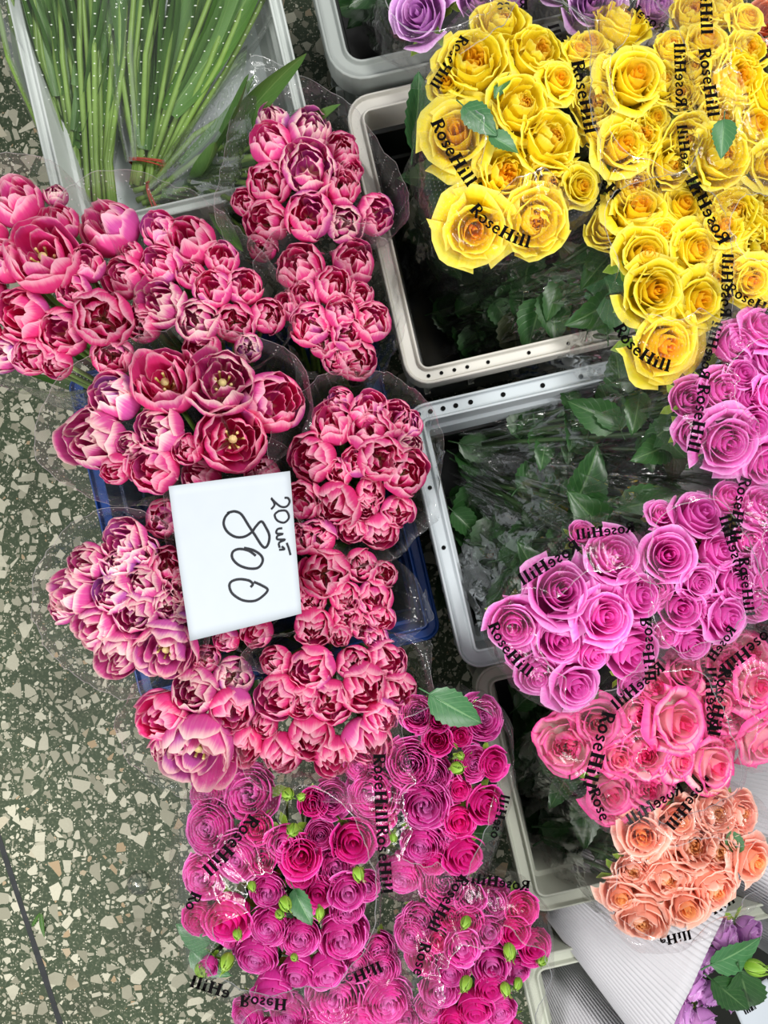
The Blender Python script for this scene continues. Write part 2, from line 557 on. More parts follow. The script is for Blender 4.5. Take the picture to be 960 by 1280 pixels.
CORAL = [garden_rose_mesh(50 + i, M_CORAL) for i in range(2)] + [rose_mesh(55 + i, M_CORAL, 16, curl=.45, ruffle=.09, pointed=.18) for i in range(3)]
PEACH = [garden_rose_mesh(60 + i, M_PEACH) for i in range(3)] + [rose_mesh(66, M_PEACH, 16, curl=.4, ruffle=.09, pointed=.15)]
SPRAY = [spray_rose_mesh(70 + i, M_MAGENTA) for i in range(4)]
SPRAY_C = [spray_rose_mesh(80 + i, M_CRIMSON, True) for i in range(2)] + [spray_rose_mesh(84, M_MAGENTA, True)]
BUD = [bud_mesh(90 + i, M_BUD) for i in range(2)]
CALYX = calyx_mesh(3, M_BUD)
LEAVES = [leaf_mesh(i, M_LEAF, w=.30 + .04 * i, fold=.1 + .08 * i, droop=.12 + .12 * i) for i in range(3)]
LEAVES_F = [leaf_mesh(5 + i, M_LEAF_FRESH, w=.33, fold=.16, droop=.15) for i in range(2)]
LEAVES_O = [leaf_mesh(8, M_LEAF_OLIVE, w=.34, fold=.2, droop=.2)]
STRAPS = [strap_mesh(i, M_STRAP, .06 + .012 * i) for i in range(3)]
STEM = stem_mesh(M_STEM, .0036)
STEM_D = stem_mesh(M_STEM_DARK, .0032)
KINDS = {'tulip': (TUL, 'tulip', STEM, 1.03), 'pink': (PINK, 'rose', STEM_D, 1.06), 'yellow': (YEL, 'rose', STEM_D, 1.06), 'coral': (CORAL, 'rose', STEM_D, 1.02),
         'peach': (PEACH, 'rose', STEM_D, 1.03), 'spray': (SPRAY, 'spray_rose', STEM_D, 1.16), 'lilac': (LILAC, 'rose', STEM_D, .95), 'orange': (ORANGE, 'rose', STEM_D, .95)}


def aim(pos, n, spin, s):
    q = Vector(n).normalized().to_track_quat('Z', 'Y').to_matrix().to_4x4()
    return Matrix.Translation(pos) @ q @ Matrix.Rotation(spin, 4, 'Z') @ Matrix.Scale(s, 4)


def rod(a, b, s=1.0):
    """matrix that takes the unit stem mesh from a to b"""
    d = b - a
    q = d.normalized().to_track_quat('Z', 'Y').to_matrix().to_4x4()
    return Matrix.Translation(a) @ q @ Matrix.Diagonal((s, s, d.length, 1))


def put_leaf(me, parent, org, pos, yaw, pitch, roll, length, name='leaf'):
    """yaw 0 points the leaf to the right of the plan, 90 away"""
    m = Matrix.Translation(pos - org) @ Matrix.Rotation(math.radians(yaw - 90), 4, 'Z') @ Matrix.Rotation(math.radians(pitch), 4, 'X') @ Matrix.Rotation(math.radians(roll), 4, 'Y') @ Matrix.Scale(length, 4)
    return link(name, me, parent, m)


# ------------------------------------------------------------------ letters as brush strokes: (points, width)
def arc(cx, cy, rx, ry, a0, a1, n=12):
    return [(cx + rx * math.cos(math.radians(a0 + (a1 - a0) * i / n)), cy + ry * math.sin(math.radians(a0 + (a1 - a0) * i / n))) for i in range(n + 1)]


GLYPH = {
    'R': (.80, [([(.18, 0), (.18, 1)], .2), ([(0, .035), (.36, .035)], .085), ([(0, .97), (.4, .97)], .06), ([(.2, .96), (.42, .95)] + arc(.42, .74, .2, .21, 90, -90, 8) + [(.2, .51)], .11),
                ([(.36, .5), (.5, .36), (.66, .06), (.8, .03)], .15)]),
    'o': (.62, [(arc(.3, .33, .23, .29, 0, 360, 16), .13)]),
    's': (.50, [([(.42, .55), (.3, .63), (.14, .59), (.1, .48), (.2, .38), (.34, .29), (.38, .16), (.28, .05), (.06, .1)], .12)]),
    'e': (.58, [([(.1, .37), (.48, .37)], .1), ([(.48, .37), (.46, .5), (.36, .62), (.22, .62), (.11, .5), (.08, .33), (.12, .16), (.24, .05), (.38, .05), (.5, .14)], .12)]),
    'H': (1.02, [([(.2, 0), (.2, 1)], .2), ([(.78, 0), (.78, 1)], .2), ([(.2, .52), (.78, .52)], .11)] + [([(x, y), (x + .4, y)], .085) for x in (0, .58) for y in (.03, .97)]),
    'i': (.40, [([(.18, 0), (.18, .64)], .18), ([(.11, .87), (.25, .87)], .16), ([(0, .035), (.36, .035)], .085), ([(.02, .62), (.2, .62)], .06)]),
    'l': (.40, [([(.18, 0), (.18, 1.02)], .18), ([(0, .035), (.36, .035)], .085), ([(.02, .99), (.2, .99)], .06)]),
}


def resample(pts, step):
    out = [Vector(pts[0])]
    for a, b in zip(pts, pts[1:]):
        a, b = Vector(a), Vector(b)
        n = max(1, int((b - a).length / step + .5))
        out += [a.lerp(b, i / n) for i in range(1, n + 1)]
    return out


def ribbons(strokes, step=.1):
    """strokes -> 2-D ribbon strips"""
    v, f = [], []
    for pts, w in strokes:
        p = resample(pts, step)
        b = len(v)
        for i, q in enumerate(p):
            d = (p[min(i + 1, len(p) - 1)] - p[max(i - 1, 0)])
            d = d.normalized() if d.length > 1e-6 else Vector((1, 0))
            n = Vector((-d.y, d.x)) * w * .5
            v += [q - n, q + n]
        f += [(b + 2 * i, b + 2 * i + 1, b + 2 * i + 3, b + 2 * i + 2) for i in range(len(p) - 1)]
    return v, f


def word(txt):
    st, x = [], 0
    for c in txt:
        w, gl = GLYPH[c]
        st += [([(a + x, b) for a, b in pts], wd * 1.3) for pts, wd in gl]
        x += w + .05
    return st, x


def print_on(bvh, org, parent, px, py, ang, size, txt='RoseHill', mirror=False, bend=0.0, zdef=.5):
    """printed word lying on the film: px, py its middle, ang its reading direction (clockwise from rightwards), size its cap height; bend turns it along its length"""
    st, wid = word(txt)
    v, f = ribbons(st)
    cam = Vector((0, 0, CAM_H))
    a0 = math.radians(ang)
    tot = wid * size * 1.22
    pts = []
    for q in v:
        s = (q.x - wid / 2) * size * 1.22
        h = (q.y - .45) * size * 1.06 * (-1 if mirror else 1)
        if bend:
            k = math.radians(bend) / tot
            a = a0 + k * s
            x = (math.sin(a) - math.sin(a0)) / k
            y = -(math.cos(a) - math.cos(a0)) / k
        else:
            a, x, y = a0, s * math.cos(a0), s * math.sin(a0)
        x += h * math.sin(a)
        y -= h * math.cos(a)
        d = (P(px + x, py + y, 0) - cam).normalized()
        hit, nrm, _, _ = bvh.ray_cast(cam, d)
        pts.append((d, hit))
    zs = sorted(p.z for d, p in pts if p is not None)
    zm = zs[len(zs) // 2] if zs else zdef
    out = []
    for d, p in pts:
        if p is None or abs(p.z - zm) > .05:
            p = cam + d * ((CAM_H - zm) / -d.z)
        out.append(tuple(p - d * .002 - org))
    me = mesh('printed_lettering', out, f, M_INK, None, False)
    link('printed_lettering', me, parent)


# ------------------------------------------------------------------ a wrapped bouquet
def outline(heads, cx, cy, n, margin):
    rad = []
    for k in range(n):
        a = 2 * PI * k / n
        dx, dy = math.cos(a), math.sin(a)
        best = 0
        for h in heads:
            ox, oy, r = h[0] - cx, h[1] - cy, h[2]
            t = ox * dx + oy * dy
            q = ox * ox + oy * oy - t * t
            if q < r * r:
                best = max(best, t + math.sqrt(r * r - q))
        rad.append(best)
    # bridge the dents between heads, then smooth
    for _ in range(3):
        rad = [max(rad[k], .5 * (rad[k - 3] + rad[(k + 3) % n])) for k in range(n)]
    for _ in range(4):
        rad = [.25 * rad[k - 1] + .5 * rad[k] + .25 * rad[(k + 1) % n] for k in range(n)]
    return [x * margin + 2 for x in rad]


def bouquet(label, group, kind, heads, base, zc=.47, dome=.025, film=None, texts=(), lean=(0, 0), spread=.45, lap=.93, tips=(), collar=.03, margin=1.04, nleaf=5, leaf_len=.075,
            leaf_zone=(.3, .9), buds=(), fresh=(), flare=.06, crinkle=1.0, fill=(), fillbox=(), pale=0.0, body=.28):
    rr = random.Random(label)
    allh = [h for h in heads] + [(b[0], b[1], b[2]) for b in buds]
    cx = sum(h[0] for h in heads) / len(heads)
    cy = sum(h[1] for h in heads) / len(heads)
    rmax = max(math.hypot(h[0] - cx, h[1] - cy) for h in heads) + 1
    B = P(*base)
    root = bpy.data.objects.new({'tulip': 'tulip_bouquet', 'spray': 'spray_rose_bouquet'}.get(kind, 'rose_bouquet'), None)
    COL.objects.link(root)
    root.location = B
    root.empty_display_size = .05
    tag(root, label, 'bouquet', group)
    metre = (CAM_H - zc) / F_PX
    meshes, pname, stem, ksc = KINDS[kind]
    top = {}

    def zdome(f):
        return zc + dome * (1 - min(1.3, f) ** 2)

    for i, h in enumerate(heads):
        x, y, r = h[:3]
        f = math.hypot(x - cx, y - cy) / rmax
        z = zdome(f) + rr.uniform(-.006, .006) + (h[4] if len(h) > 4 else 0)
        pos = P(x, y, z)
        off = Vector((x - cx, cy - y, 0)) / rmax
        n = Vector((lean[0], lean[1], 1)) + off * spread + Vector((rr.uniform(-.15, .15), rr.uniform(-.15, .15), 0))
        s = r * metre * ksc
        v = h[3] if len(h) > 3 and h[3] is not None else None
        if kind == 'spray' and (v == 'c' or (v is None and r < 21 and rr.random() < .6)):
            me = rr.choice(SPRAY_C)
        elif kind == 'tulip':
            if v is None:
                v = rr.choice((0, 1, 2, 3, 3, 4, 5) if r < 30 else (2, 3, 4, 5, 6))
            me = (TUL_PALE if rr.random() < pale else meshes)[v]
        else:
            me = meshes[v] if isinstance(v, int) else rr.choice(meshes)
        m = aim(pos - B, n, rr.uniform(0, 6.28), s)
        fl = link(pname, me, root, m)
        if kind == 'tulip' and v in TUL_OPEN:
            link('stamens', STAM, fl)
        if kind != 'tulip':
            link('calyx', CALYX, fl)
        a = (pos - B) - n.normalized() * s * .75
        b = Vector((rr.uniform(-.014, .014), rr.uniform(-.014, .014), rr.uniform(0, .02)))
        link('stem', stem, fl, m.inverted() @ rod(b, a))
    for bx, by, br, bz in buds:
        pos = P(bx, by, zdome(math.hypot(bx - cx, by - cy) / rmax) + bz)
        n = Vector((rr.uniform(-.7, .7), rr.uniform(-.9, .3), 1))
        m = aim(pos - B, n, rr.uniform(0, 6), br * metre)
        bo = link('rosebud', rr.choice(BUD), root, m)
        b = (pos - B) * .55 + Vector((rr.uniform(-.01, .01), rr.uniform(-.01, .01), 0))
        link('stem', STEM, bo, m.inverted() @ rod(b, (pos - B) - n.normalized() * br * metre * .7, .5))
    C = P(cx, cy, zc)
    out = outline(allh, cx, cy, 72, margin)
    # ---- leaves along the stems
    for i in range(nleaf):
        t = leaf_zone[0] + (leaf_zone[1] - leaf_zone[0]) * (i + rr.random()) / nleaf
        a = rr.uniform(0, 6.28)
        rad = out[int(a / (2 * PI) * 72) % 72] * metre * t * rr.uniform(.25, .8)
        pos = B.lerp(C, t) + Vector((math.cos(a) * rad, -math.sin(a) * rad, .012))
        if kind == 'tulip':
            q = (C - B).normalized() + Vector((math.cos(a) * .5, -math.sin(a) * .5, 0))
            yaw = math.degrees(math.atan2(q.y, q.x))
            pit = math.degrees(math.asin(max(-1, min(1, q.normalized().z))))
            put_leaf(rr.choice(STRAPS), root, B, B.lerp(pos, .45), yaw, pit, rr.uniform(-40, 40), rr.uniform(.18, .24))
        else:
            put_leaf(rr.choice(LEAVES * 3 + LEAVES_O), root, B, pos, math.degrees(math.atan2((C - B).y, (C - B).x)) + rr.uniform(-110, 110) * (1 if t < .6 else 1.6), rr.uniform(-15, 35), rr.uniform(-25, 25), leaf_len * rr.uniform(.8, 1.25))
    for x0, y0, x1, y1, z0, z1, cnt in fillbox:
        ga = math.degrees(math.atan2((C - B).y, (C - B).x))
        for i in range(cnt):
            q = P(rr.uniform(x0, x1), rr.uniform(y0, y1), rr.uniform(z0, z1))
            put_leaf(rr.choice(LEAVES * 4 + LEAVES_O), root, B, q, ga + rr.uniform(-80, 80), rr.uniform(-10, 30), rr.uniform(-35, 35), rr.uniform(.055, .09))
    for fx, fy, fz, fl_, fyaw, fpit, froll in fill:
        put_leaf(rr.choice(LEAVES + LEAVES_O[:1]), root, B, P(fx, fy, fz), fyaw, fpit, froll, fl_)
    for fx, fy, fz, fl_, fyaw, fpit, froll in fresh:
        put_leaf(rr.choice(LEAVES_F), root, B, P(fx, fy, fz), fyaw, fpit, froll, fl_)
    if film is None:
        return root
    # ---- the sleeve
    n = 144
    o2 = []
    for k in range(n):
        a = k / 2
        i0 = int(a) % 72
        o2.append(out[i0] * (1 - (a - int(a))) + out[(i0 + 1) % 72] * (a - int(a)))
    offs = [Vector((math.cos(2 * PI * k / n) * o2[k], -math.sin(2 * PI * k / n) * o2[k], 0)) * metre for k in range(n)]
    ph = rr.uniform(0, 100)
    laps = []
    for k in range(n):
        a = 2 * PI * k / n
        l = lap + .05 * noise.noise(Vector((math.cos(a) * 2, math.sin(a) * 2, ph)))
        for tx in texts:
            ta = math.atan2(tx[1] - cy, tx[0] - cx)
            fr = math.hypot(tx[0] - cx, tx[1] - cy) / o2[int((ta % (2 * PI)) / (2 * PI) * n) % n]
            half = len(tx[4] if len(tx) > 4 else 'RoseHill') * tx[3] * .36 / max(25, math.hypot(tx[0] - cx, tx[1] - cy)) + .25
            da = abs((a - ta + PI) % (2 * PI) - PI)
            w = 1 if da < half else max(0, 1 - (da - half) / .35)
            w = w * w * (3 - 2 * w)
            l = min(l, l * (1 - w) + w * max(.12, fr - .24))
        laps.append(l)
    rings = []
    nb = 18
    zo = zc - .03
    for j in range(nb):
        t = j / (nb - 1)
        cen = B.lerp(Vector((C.x, C.y, zo)), t)
        sc = body + (1 - body) * t ** .9
        rings.append(([cen + (offs[k] * sc if t > 0.3 else (offs[k] * sc).lerp(offs[k].normalized() * .035, .6)) for k in range(n)], .012 * (1 - t) + .005))
    rings.append(([Vector((C.x, C.y, zc + .002)) + offs[k] * 1.03 for k in range(n)], .004))
    rtop = .92 * sum(h[2] for h in heads) / len(heads) * metre
    if texts:
        for q in (0, .25, .5, .75, 1.0):
            ring = []
            for k in range(n):
                f = 1.02 + (min(laps[k], 1.02) - 1.02) * q
                z = zdome(f) + rtop * (.55 + .45 * min(1, q * 3) if q < .34 else 1.0) + .006
                ring.append(Vector((C.x, C.y, z)) + offs[k] * f)
            rings.append((ring, .0014 + .0008 * q))
    else:
        for q in (.5, 1.0):
            ring = []
            for k in range(n):
                a = 2 * PI * k / n
                hh = collar * (1 + .7 * noise.noise(Vector((math.cos(a) * 1.3, math.sin(a) * 1.3, ph + 5)))) * q
                ring.append(Vector((C.x, C.y, zc + .002 + hh)) + offs[k] * (1.03 + flare * q * (1 + .8 * noise.noise(Vector((math.cos(a) * 1.6, math.sin(a) * 1.6, ph + 9))))))
            rings.append((ring, .003))
    nr = len(rings)
    for tx, ty, tz, tw in tips:
        T = P(tx, ty, tz)
        d = T - Vector((C.x, C.y, T.z))
        ta = math.atan2(-d.y, d.x)
        for j, wj in ((nr - 1, 1.0), (nr - 2, .55), (nr - 3, .2)):
            ring = rings[j][0]
            for k in range(n):
                da = abs((2 * PI * k / n - ta + PI) % (2 * PI) - PI)
                w = max(0, 1 - da / tw)
                ring[k] = ring[k].lerp(T, min(1, w ** 1.3) * wj)
    last, la = rings[-1]
    prev = rings[-2][0]
    rings.append(([last[k] + (last[k] - prev[k]).normalized() * .0013 for k in range(n)], la))
    nr += 1
    v, f, uv = [], [], []
    acc = 0
    for j, (ring, amp) in enumerate(rings):
        if j:
            acc += sum((ring[k] - rings[j - 1][0][k]).length for k in range(0, n, 8)) / len(range(0, n, 8))
        arc_u = 0
        rm = sum(o2) / n * metre * 2 * PI
        for k in range(n + 1):
            p = ring[k % n]
            a = 2 * PI * (k % n) / n
            d = offs[k % n].normalized()
            jj = min(j, nr - 2) if j >= nb else j * .5
            w = noise.noise(Vector((math.cos(a) * 5, math.sin(a) * 5, jj * .35 + ph))) + .6 * noise.noise(Vector((math.cos(a) * 12, math.sin(a) * 12, jj * .6 + ph)))
            if j < nb - 2 and kind != 'tulip':
                w += .8 * (.35 - 2.2 * abs(noise.noise(Vector((math.cos(a) * 3.5 + j * .12, math.sin(a) * 3.5, j * .14 + ph + 3)))))
            p = p + d * amp * crinkle * w * 1.6 + Vector((0, 0, amp * .8 * w))
            v.append(tuple(p - B)); uv.append((k / n * rm, acc))
    for j in range(nr - 1):
        for k in range(n):
            a = j * (n + 1) + k
            f.append((a, a + 1, a + n + 2, a + n + 1))
    me = mesh('film_sleeve', v, f, film, uv)
    me.materials.append(M_FILM_HEM)
    me.materials.append(M_FILM_CRUMPLED)
    for j in range(nr - 1):
        mi = 1 if j == nr - 2 else (2 if j < nb - 2 and kind != 'tulip' else 0)
        if mi:
            for k in range(n):
                me.polygons[j * n + k].material_index = mi
    sl = link('film_sleeve', me, root)
    if texts:
        bvh = BVHTree.FromPolygons([Vector(q) + B for q in v], f)
        for tx in texts:
            x, y, ang, size = tx[:4]
            print_on(bvh, B, sl, x, y, ang, size, *(tx[4:] if len(tx) > 4 else ()), zdef=zc + .04)
    return root


# ------------------------------------------------------------------ crates
E1 = Vector((math.cos(math.radians(13)), math.sin(math.radians(13)), 0))
E2 = Vector((E1.y, -E1.x, 0))


def rrect(w, d, inset, r, z, n=6):
    x0, x1, y0, y1 = inset, w - inset, inset, d - inset
    r = max(.004, r - inset)
    out = []
    for cx, cy, a0 in ((x1 - r, y1 - r, 0), (x0 + r, y1 - r, 90), (x0 + r, y0 + r, 180), (x1 - r, y0 + r, 270)):
        for i in range(n + 1):
            a = math.radians(a0 + 90 * i / n)
            out.append((cx + r * math.cos(a), cy + r * math.sin(a), z))
    return out


def crate(label, corner, zr, w, d, zin, body, inner, rim=.022, z0=.012, rad=.03, holes=(), dark_from=None, ribs=True, group='plastic flower crates', at_bottom=False):
    """corner = the crate's near-to-A top corner in the photograph; E1 runs along its width, E2 along its depth"""
    O = P(corner[0], corner[1], zr)
    if at_bottom:
        O = O - E2 * d
    O.z = 0
    cen = O + E1 * w / 2 + E2 * d / 2

    def W(p):
        return tuple(O + E1 * p[0] + E2 * p[1] + Vector((0, 0, p[2])) - cen)
    prof = [(.035, z0), (.018, zr - .06), (.012, zr - .045), (0, zr - .04), (0, zr), (.003, zr + .0015), (.005, zr - .006), (rim - .004, zr - .007), (rim - .002, zr), (rim + .001, zr),
            (rim + .003, zr - .05), (rim + .009, zr - .052), (rim + .012, zr - .12), (rim + .017, zr - .122), (rim + .03, zin)]
    loops = [rrect(w, d, a, rad + .004, z) for a, z in prof]
    m = len(loops[0])
    v = [W(p) for lp in loops for p in lp]
    f = []
    for j in range(len(loops) - 1):
        for k in range(m):
            f.append((j * m + k, j * m + (k + 1) % m, (j + 1) * m + (k + 1) % m, (j + 1) * m + k))
    f.append(tuple(range(m))[::-1])
    # stacking ribs up the outside
    if ribs:
        for i in range(9):
            t = (i + .5) / 9
            for (ax, ay, bx, by) in ((t * w, .004, t * w, .0155), (t * w, d - .004, t * w, d - .0155), (.004, t * d, .0155, t * d), (w - .004, t * d, w - .0155, t * d)):
                b = len(v)
                ux, uy = (.003, 0) if abs(ax - bx) < 1e-6 else (0, .003)
                for zz in (zr - .11, zr - .045):
                    for qx, qy in ((ax - ux, ay - uy), (ax + ux, ay + uy), (bx + ux, by + uy), (bx - ux, by - uy)):
                        v.append(W((qx, qy, zz)))
                f += [(b, b + 1, b + 5, b + 4), (b + 1, b + 2, b + 6, b + 5), (b + 2, b + 3, b + 7, b + 6), (b + 3, b, b + 4, b + 7), (b, b + 1, b + 2, b + 3), (b + 4, b + 5, b + 6, b + 7)]
    o = link('flower_crate', mesh('flower_crate', v, f, body, None, False), None, None, cen)
    if dark_from is not None:            # inner faces from this loop down get a near black colour
        o.data.materials.append(M_INSIDE_DARK)
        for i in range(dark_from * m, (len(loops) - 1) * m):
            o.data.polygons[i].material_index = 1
    md = o.modifiers.new('bevel', 'BEVEL'); md.width = .0012; md.segments = 2; md.limit_method = 'ANGLE'
    tag(o, label, 'crate', group)
    lp = rrect(w, d, rim + .0295, rad, zin)
    lv = [W(p) for p in lp] + [W((p[0], p[1], zin - .006)) for p in lp]
    lf = [tuple(range(m)), tuple(range(m, 2 * m))[::-1]] + [(k, (k + 1) % m, m + (k + 1) % m, m + k) for k in range(m)]
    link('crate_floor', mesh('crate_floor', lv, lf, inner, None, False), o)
    if holes:  # flat dark discs on the flange, painted as shaded holes
        hv, hf = [], []
        for hx, hy, hr in holes:
            b = len(hv)
            for zz, r_ in ((zr - .0054, hr), (zr - .0054, hr * .75), (zr - .0056, hr * .72)):
                for i in range(14):
                    a = 2 * PI * i / 14
                    hv.append(W((hx + r_ * math.cos(a), hy + r_ * math.sin(a), zz)))
            for j in range(2):
                hf += [(b + j * 14 + i, b + j * 14 + (i + 1) % 14, b + (j + 1) * 14 + (i + 1) % 14, b + (j + 1) * 14 + i) for i in range(14)]
            hf.append(tuple(b + 28 + i for i in range(14)))
        link('rim_hole_discs', mesh('rim_hole_discs', hv, hf, M_HOLE_DISC, None, False), o)
    return o
# ------------------------------------------------------------------ floor
def terrazzo():
    t = NT('green terrazzo')
    co = t.n('ShaderNodeTexCoord').outputs['Object']
    wn = t.n('ShaderNodeTexNoise'); wn.inputs['Scale'].default_value = 30
    wa = t.n('ShaderNodeVectorMath', operation='MULTIPLY_ADD')
    t.l(wn.outputs['Color'], wa.inputs[0]); wa.inputs[1].default_value = (.02, .02, 0); t.l(co, wa.inputs[2])
    col = t.mix(t.noise(5, 4, co), rgb(46, 56, 40), rgb(74, 88, 64))
    col = t.mix(t.math('MULTIPLY', t.step(t.noise(160, 3, co), .5, .7), .45), col, rgb(120, 124, 100))
    for sc, keep, e0, e1 in ((230, .72, .20, .28), (110, .74, .17, .21), (60, .74, .14, .17), (38, .76, .12, .14)):
        mp = t.n('ShaderNodeMapping'); mp.inputs['Location'].default_value = (sc, sc * .7, 0)
        t.l(wa.outputs[0], mp.inputs[0])
        d = t.n('ShaderNodeTexVoronoi', feature='DISTANCE_TO_EDGE', voronoi_dimensions='2D'); d.inputs['Scale'].default_value = sc
        c = t.n('ShaderNodeTexVoronoi', feature='F1', voronoi_dimensions='2D'); c.inputs['Scale'].default_value = sc
        t.l(mp.outputs[0], d.inputs['Vector']); t.l(mp.outputs[0], c.inputs['Vector'])
        s = t.n('ShaderNodeSeparateColor'); t.l(c.outputs['Color'], s.inputs[0])
        msk = t.math('MULTIPLY', t.step(d.outputs['Distance'], e0, e1), t.math('GREATER_THAN', s.outputs[0], keep))
        chip = t.mix(t.step(s.outputs[1], .0, 1.0), rgb(140, 138, 118), rgb(208, 204, 182))
        chip = t.mix(t.step(s.outputs[2], .94, .99), chip, rgb(176, 150, 116))
        chip = t.mix(t.math('MULTIPLY', t.noise(260, 3, co), .3), chip, rgb(120, 118, 104))
        col = t.mix(msk, col, chip)
    col = t.mix(t.math('MULTIPLY', t.step(t.noise(7, 5, co), .5, .75), .3), col, rgb(64, 60, 50))
    return t.done(t.bsdf(col, .6, .25, t.bump(t.noise(300, 2, co), .08, .0005)))


M_FLOOR = terrazzo()
fv, ff = [], []
for i, (x0, x1) in enumerate(((-2.6, 2.6),)):
    b = len(fv)
    fv += [(x0, -2.6, 0), (x1, -2.6, 0), (x1, 2.6, 0), (x0, 2.6, 0), (x0, -2.6, -.05), (x1, -2.6, -.05), (x1, 2.6, -.05), (x0, 2.6, -.05)]
    ff += [(b, b + 1, b + 2, b + 3), (b + 4, b + 7, b + 6, b + 5), (b, b + 4, b + 5, b + 1), (b + 1, b + 5, b + 6, b + 2), (b + 2, b + 6, b + 7, b + 3), (b + 3, b + 7, b + 4, b)]
tag(link('floor', mesh('floor', fv, ff, M_FLOOR, None, False)), kind='structure')
# dividing strip set in the terrazzo
a, b = P(-12, 1015, 0), P(92, 1330, 0)
d = (b - a).normalized(); a = a - d * .9; b = b + d * .9
nrm = Vector((-d.y, d.x, 0)) * .0062
sv = []
for i in range(41):
    q = a.lerp(b, i / 40)
    w = .8 + .4 * noise.noise(Vector((i * .6, 1, 2)))
    sv += [tuple(q - nrm * w + Vector((0, 0, .0006))), tuple(q + nrm * w + Vector((0, 0, .0006))), tuple(q + nrm * w - Vector((0, 0, .01))), tuple(q - nrm * w - Vector((0, 0, .01)))]
sf = []
for i in range(40):
    k = 4 * i
    sf += [(k, k + 1, k + 5, k + 4), (k + 1, k + 2, k + 6, k + 5), (k + 3, k, k + 4, k + 7)]
M_JOINT = plain('dark joint strip', rgb(44, 46, 48), .6, .3, .5, 60)
tag(link('trim_1', mesh('trim_1', sv, sf, M_JOINT, None, False)), kind='structure')

# ------------------------------------------------------------------ crates
M_HOLE_DISC = plain('dark hole discs', rgb(10, 10, 10), .9, .1)  # flat discs; the shade inside open holes is put into their colour
M_DARK = plain('near black crate bottom', rgb(14, 16, 14), .35, .5, .4, 15)  # near black tone put on the crate floors
M_INSIDE_DARK = plain('near black crate inside', rgb(22, 24, 22), .35, .5, .4, 12)  # near black tone for the lower inner walls
M_WHITE = plain('white plastic', rgb(214, 222, 222), .4, .45, .05, 8)
M_WHITEW = plain('off white plastic', rgb(186, 192, 188), .4, .45, .08, 8)
M_LGREY = plain('light grey plastic', rgb(188, 186, 178), .42, .45, .06, 8)
M_BLGREY = plain('bluish grey plastic', rgb(176, 184, 188), .55, .3, .06, 8)
M_MGREY = plain('grey plastic', rgb(150, 156, 152), .42, .45, .08, 8)
M_BEIGE = plain('beige grey plastic', rgb(176, 174, 154), .45, .4, .06, 8)
M_PALE = plain('pale greenish white plastic', rgb(176, 180, 166), .55, .3, .05, 8)
M_BLUE = plain('blue plastic', rgb(22, 66, 140), .35, .5, .15, 10)

ROSES_GROUP = 'crates of wrapped roses'
hs = [(.016 + x, .357, .0028) for x in (.012, .03, .048, .066, .1, .165, .23)]
crate('white crate with green tulip stems lying on its bare white bottom', (78, 300), .40, .362, .56, .285, M_WHITEW, M_WHITE, rim=.016, at_bottom=True, rad=.02)
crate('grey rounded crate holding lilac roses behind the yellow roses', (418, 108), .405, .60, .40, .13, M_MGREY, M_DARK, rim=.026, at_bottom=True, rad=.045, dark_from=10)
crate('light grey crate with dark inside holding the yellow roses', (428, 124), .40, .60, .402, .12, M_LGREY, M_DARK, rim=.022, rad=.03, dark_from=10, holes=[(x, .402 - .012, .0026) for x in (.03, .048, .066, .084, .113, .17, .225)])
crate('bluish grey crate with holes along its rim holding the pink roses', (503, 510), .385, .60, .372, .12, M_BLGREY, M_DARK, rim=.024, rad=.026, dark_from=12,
      holes=[(x, .0125, .0034) for x in (.02, .037, .055, .073, .094, .14, .196, .25, .302, .335)] + [(.0125, y, .003) for y in (.115, .20)])
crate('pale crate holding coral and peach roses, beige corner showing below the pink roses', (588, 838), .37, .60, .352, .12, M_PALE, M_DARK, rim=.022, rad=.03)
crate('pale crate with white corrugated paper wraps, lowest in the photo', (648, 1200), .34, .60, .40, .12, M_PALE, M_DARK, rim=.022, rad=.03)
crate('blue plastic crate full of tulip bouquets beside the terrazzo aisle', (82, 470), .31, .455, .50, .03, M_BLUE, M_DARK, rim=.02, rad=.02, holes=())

# ------------------------------------------------------------------ tulips
TG = 'wrapped double tulip bouquets'
F = M_FILM


def tul(label, heads, base, **k):
    k.setdefault('film', F)
    return bouquet(label, TG, 'tulip', heads, base, **k)


tul('big bouquet of wide open tulips overhanging the white crate corner and the floor',
    [(20, 252, 30), (73, 277, 25), (53, 320, 40, 6, .012), (5, 325, 26), (27, 392, 33), (78, 415, 31), (37, 446, 24), (3, 443, 24), (90, 363, 22), (140, 445, 27), (128, 397, 36, 3, .01), (108, 328, 23), (70, 243, 15, 0), (-20, 290, 26), (-22, 360, 28), (-25, 420, 26), (70, 455, 20)],
    (222, 535, .08), pale=0.15, zc=.48, tips=((150, 465, .46, .5),), collar=.02)
tul('bouquet of many tulips spreading from the white stems crate to the blue crate',
    [(135, 283, 36, 4, .01), (163, 315, 15), (197, 287, 24), (235, 300, 33, 4), (277, 322, 22), (200, 328, 27), (153, 345, 27), (238, 343, 18), (265, 360, 24), (305, 357, 24), (177, 405, 24), (200, 377, 30), (247, 400, 28), (293, 402, 26), (335, 395, 23), (311, 434, 18, 0), (253, 437, 24)],
    (295, 525, .08), pale=0.2, zc=.465, collar=.02)
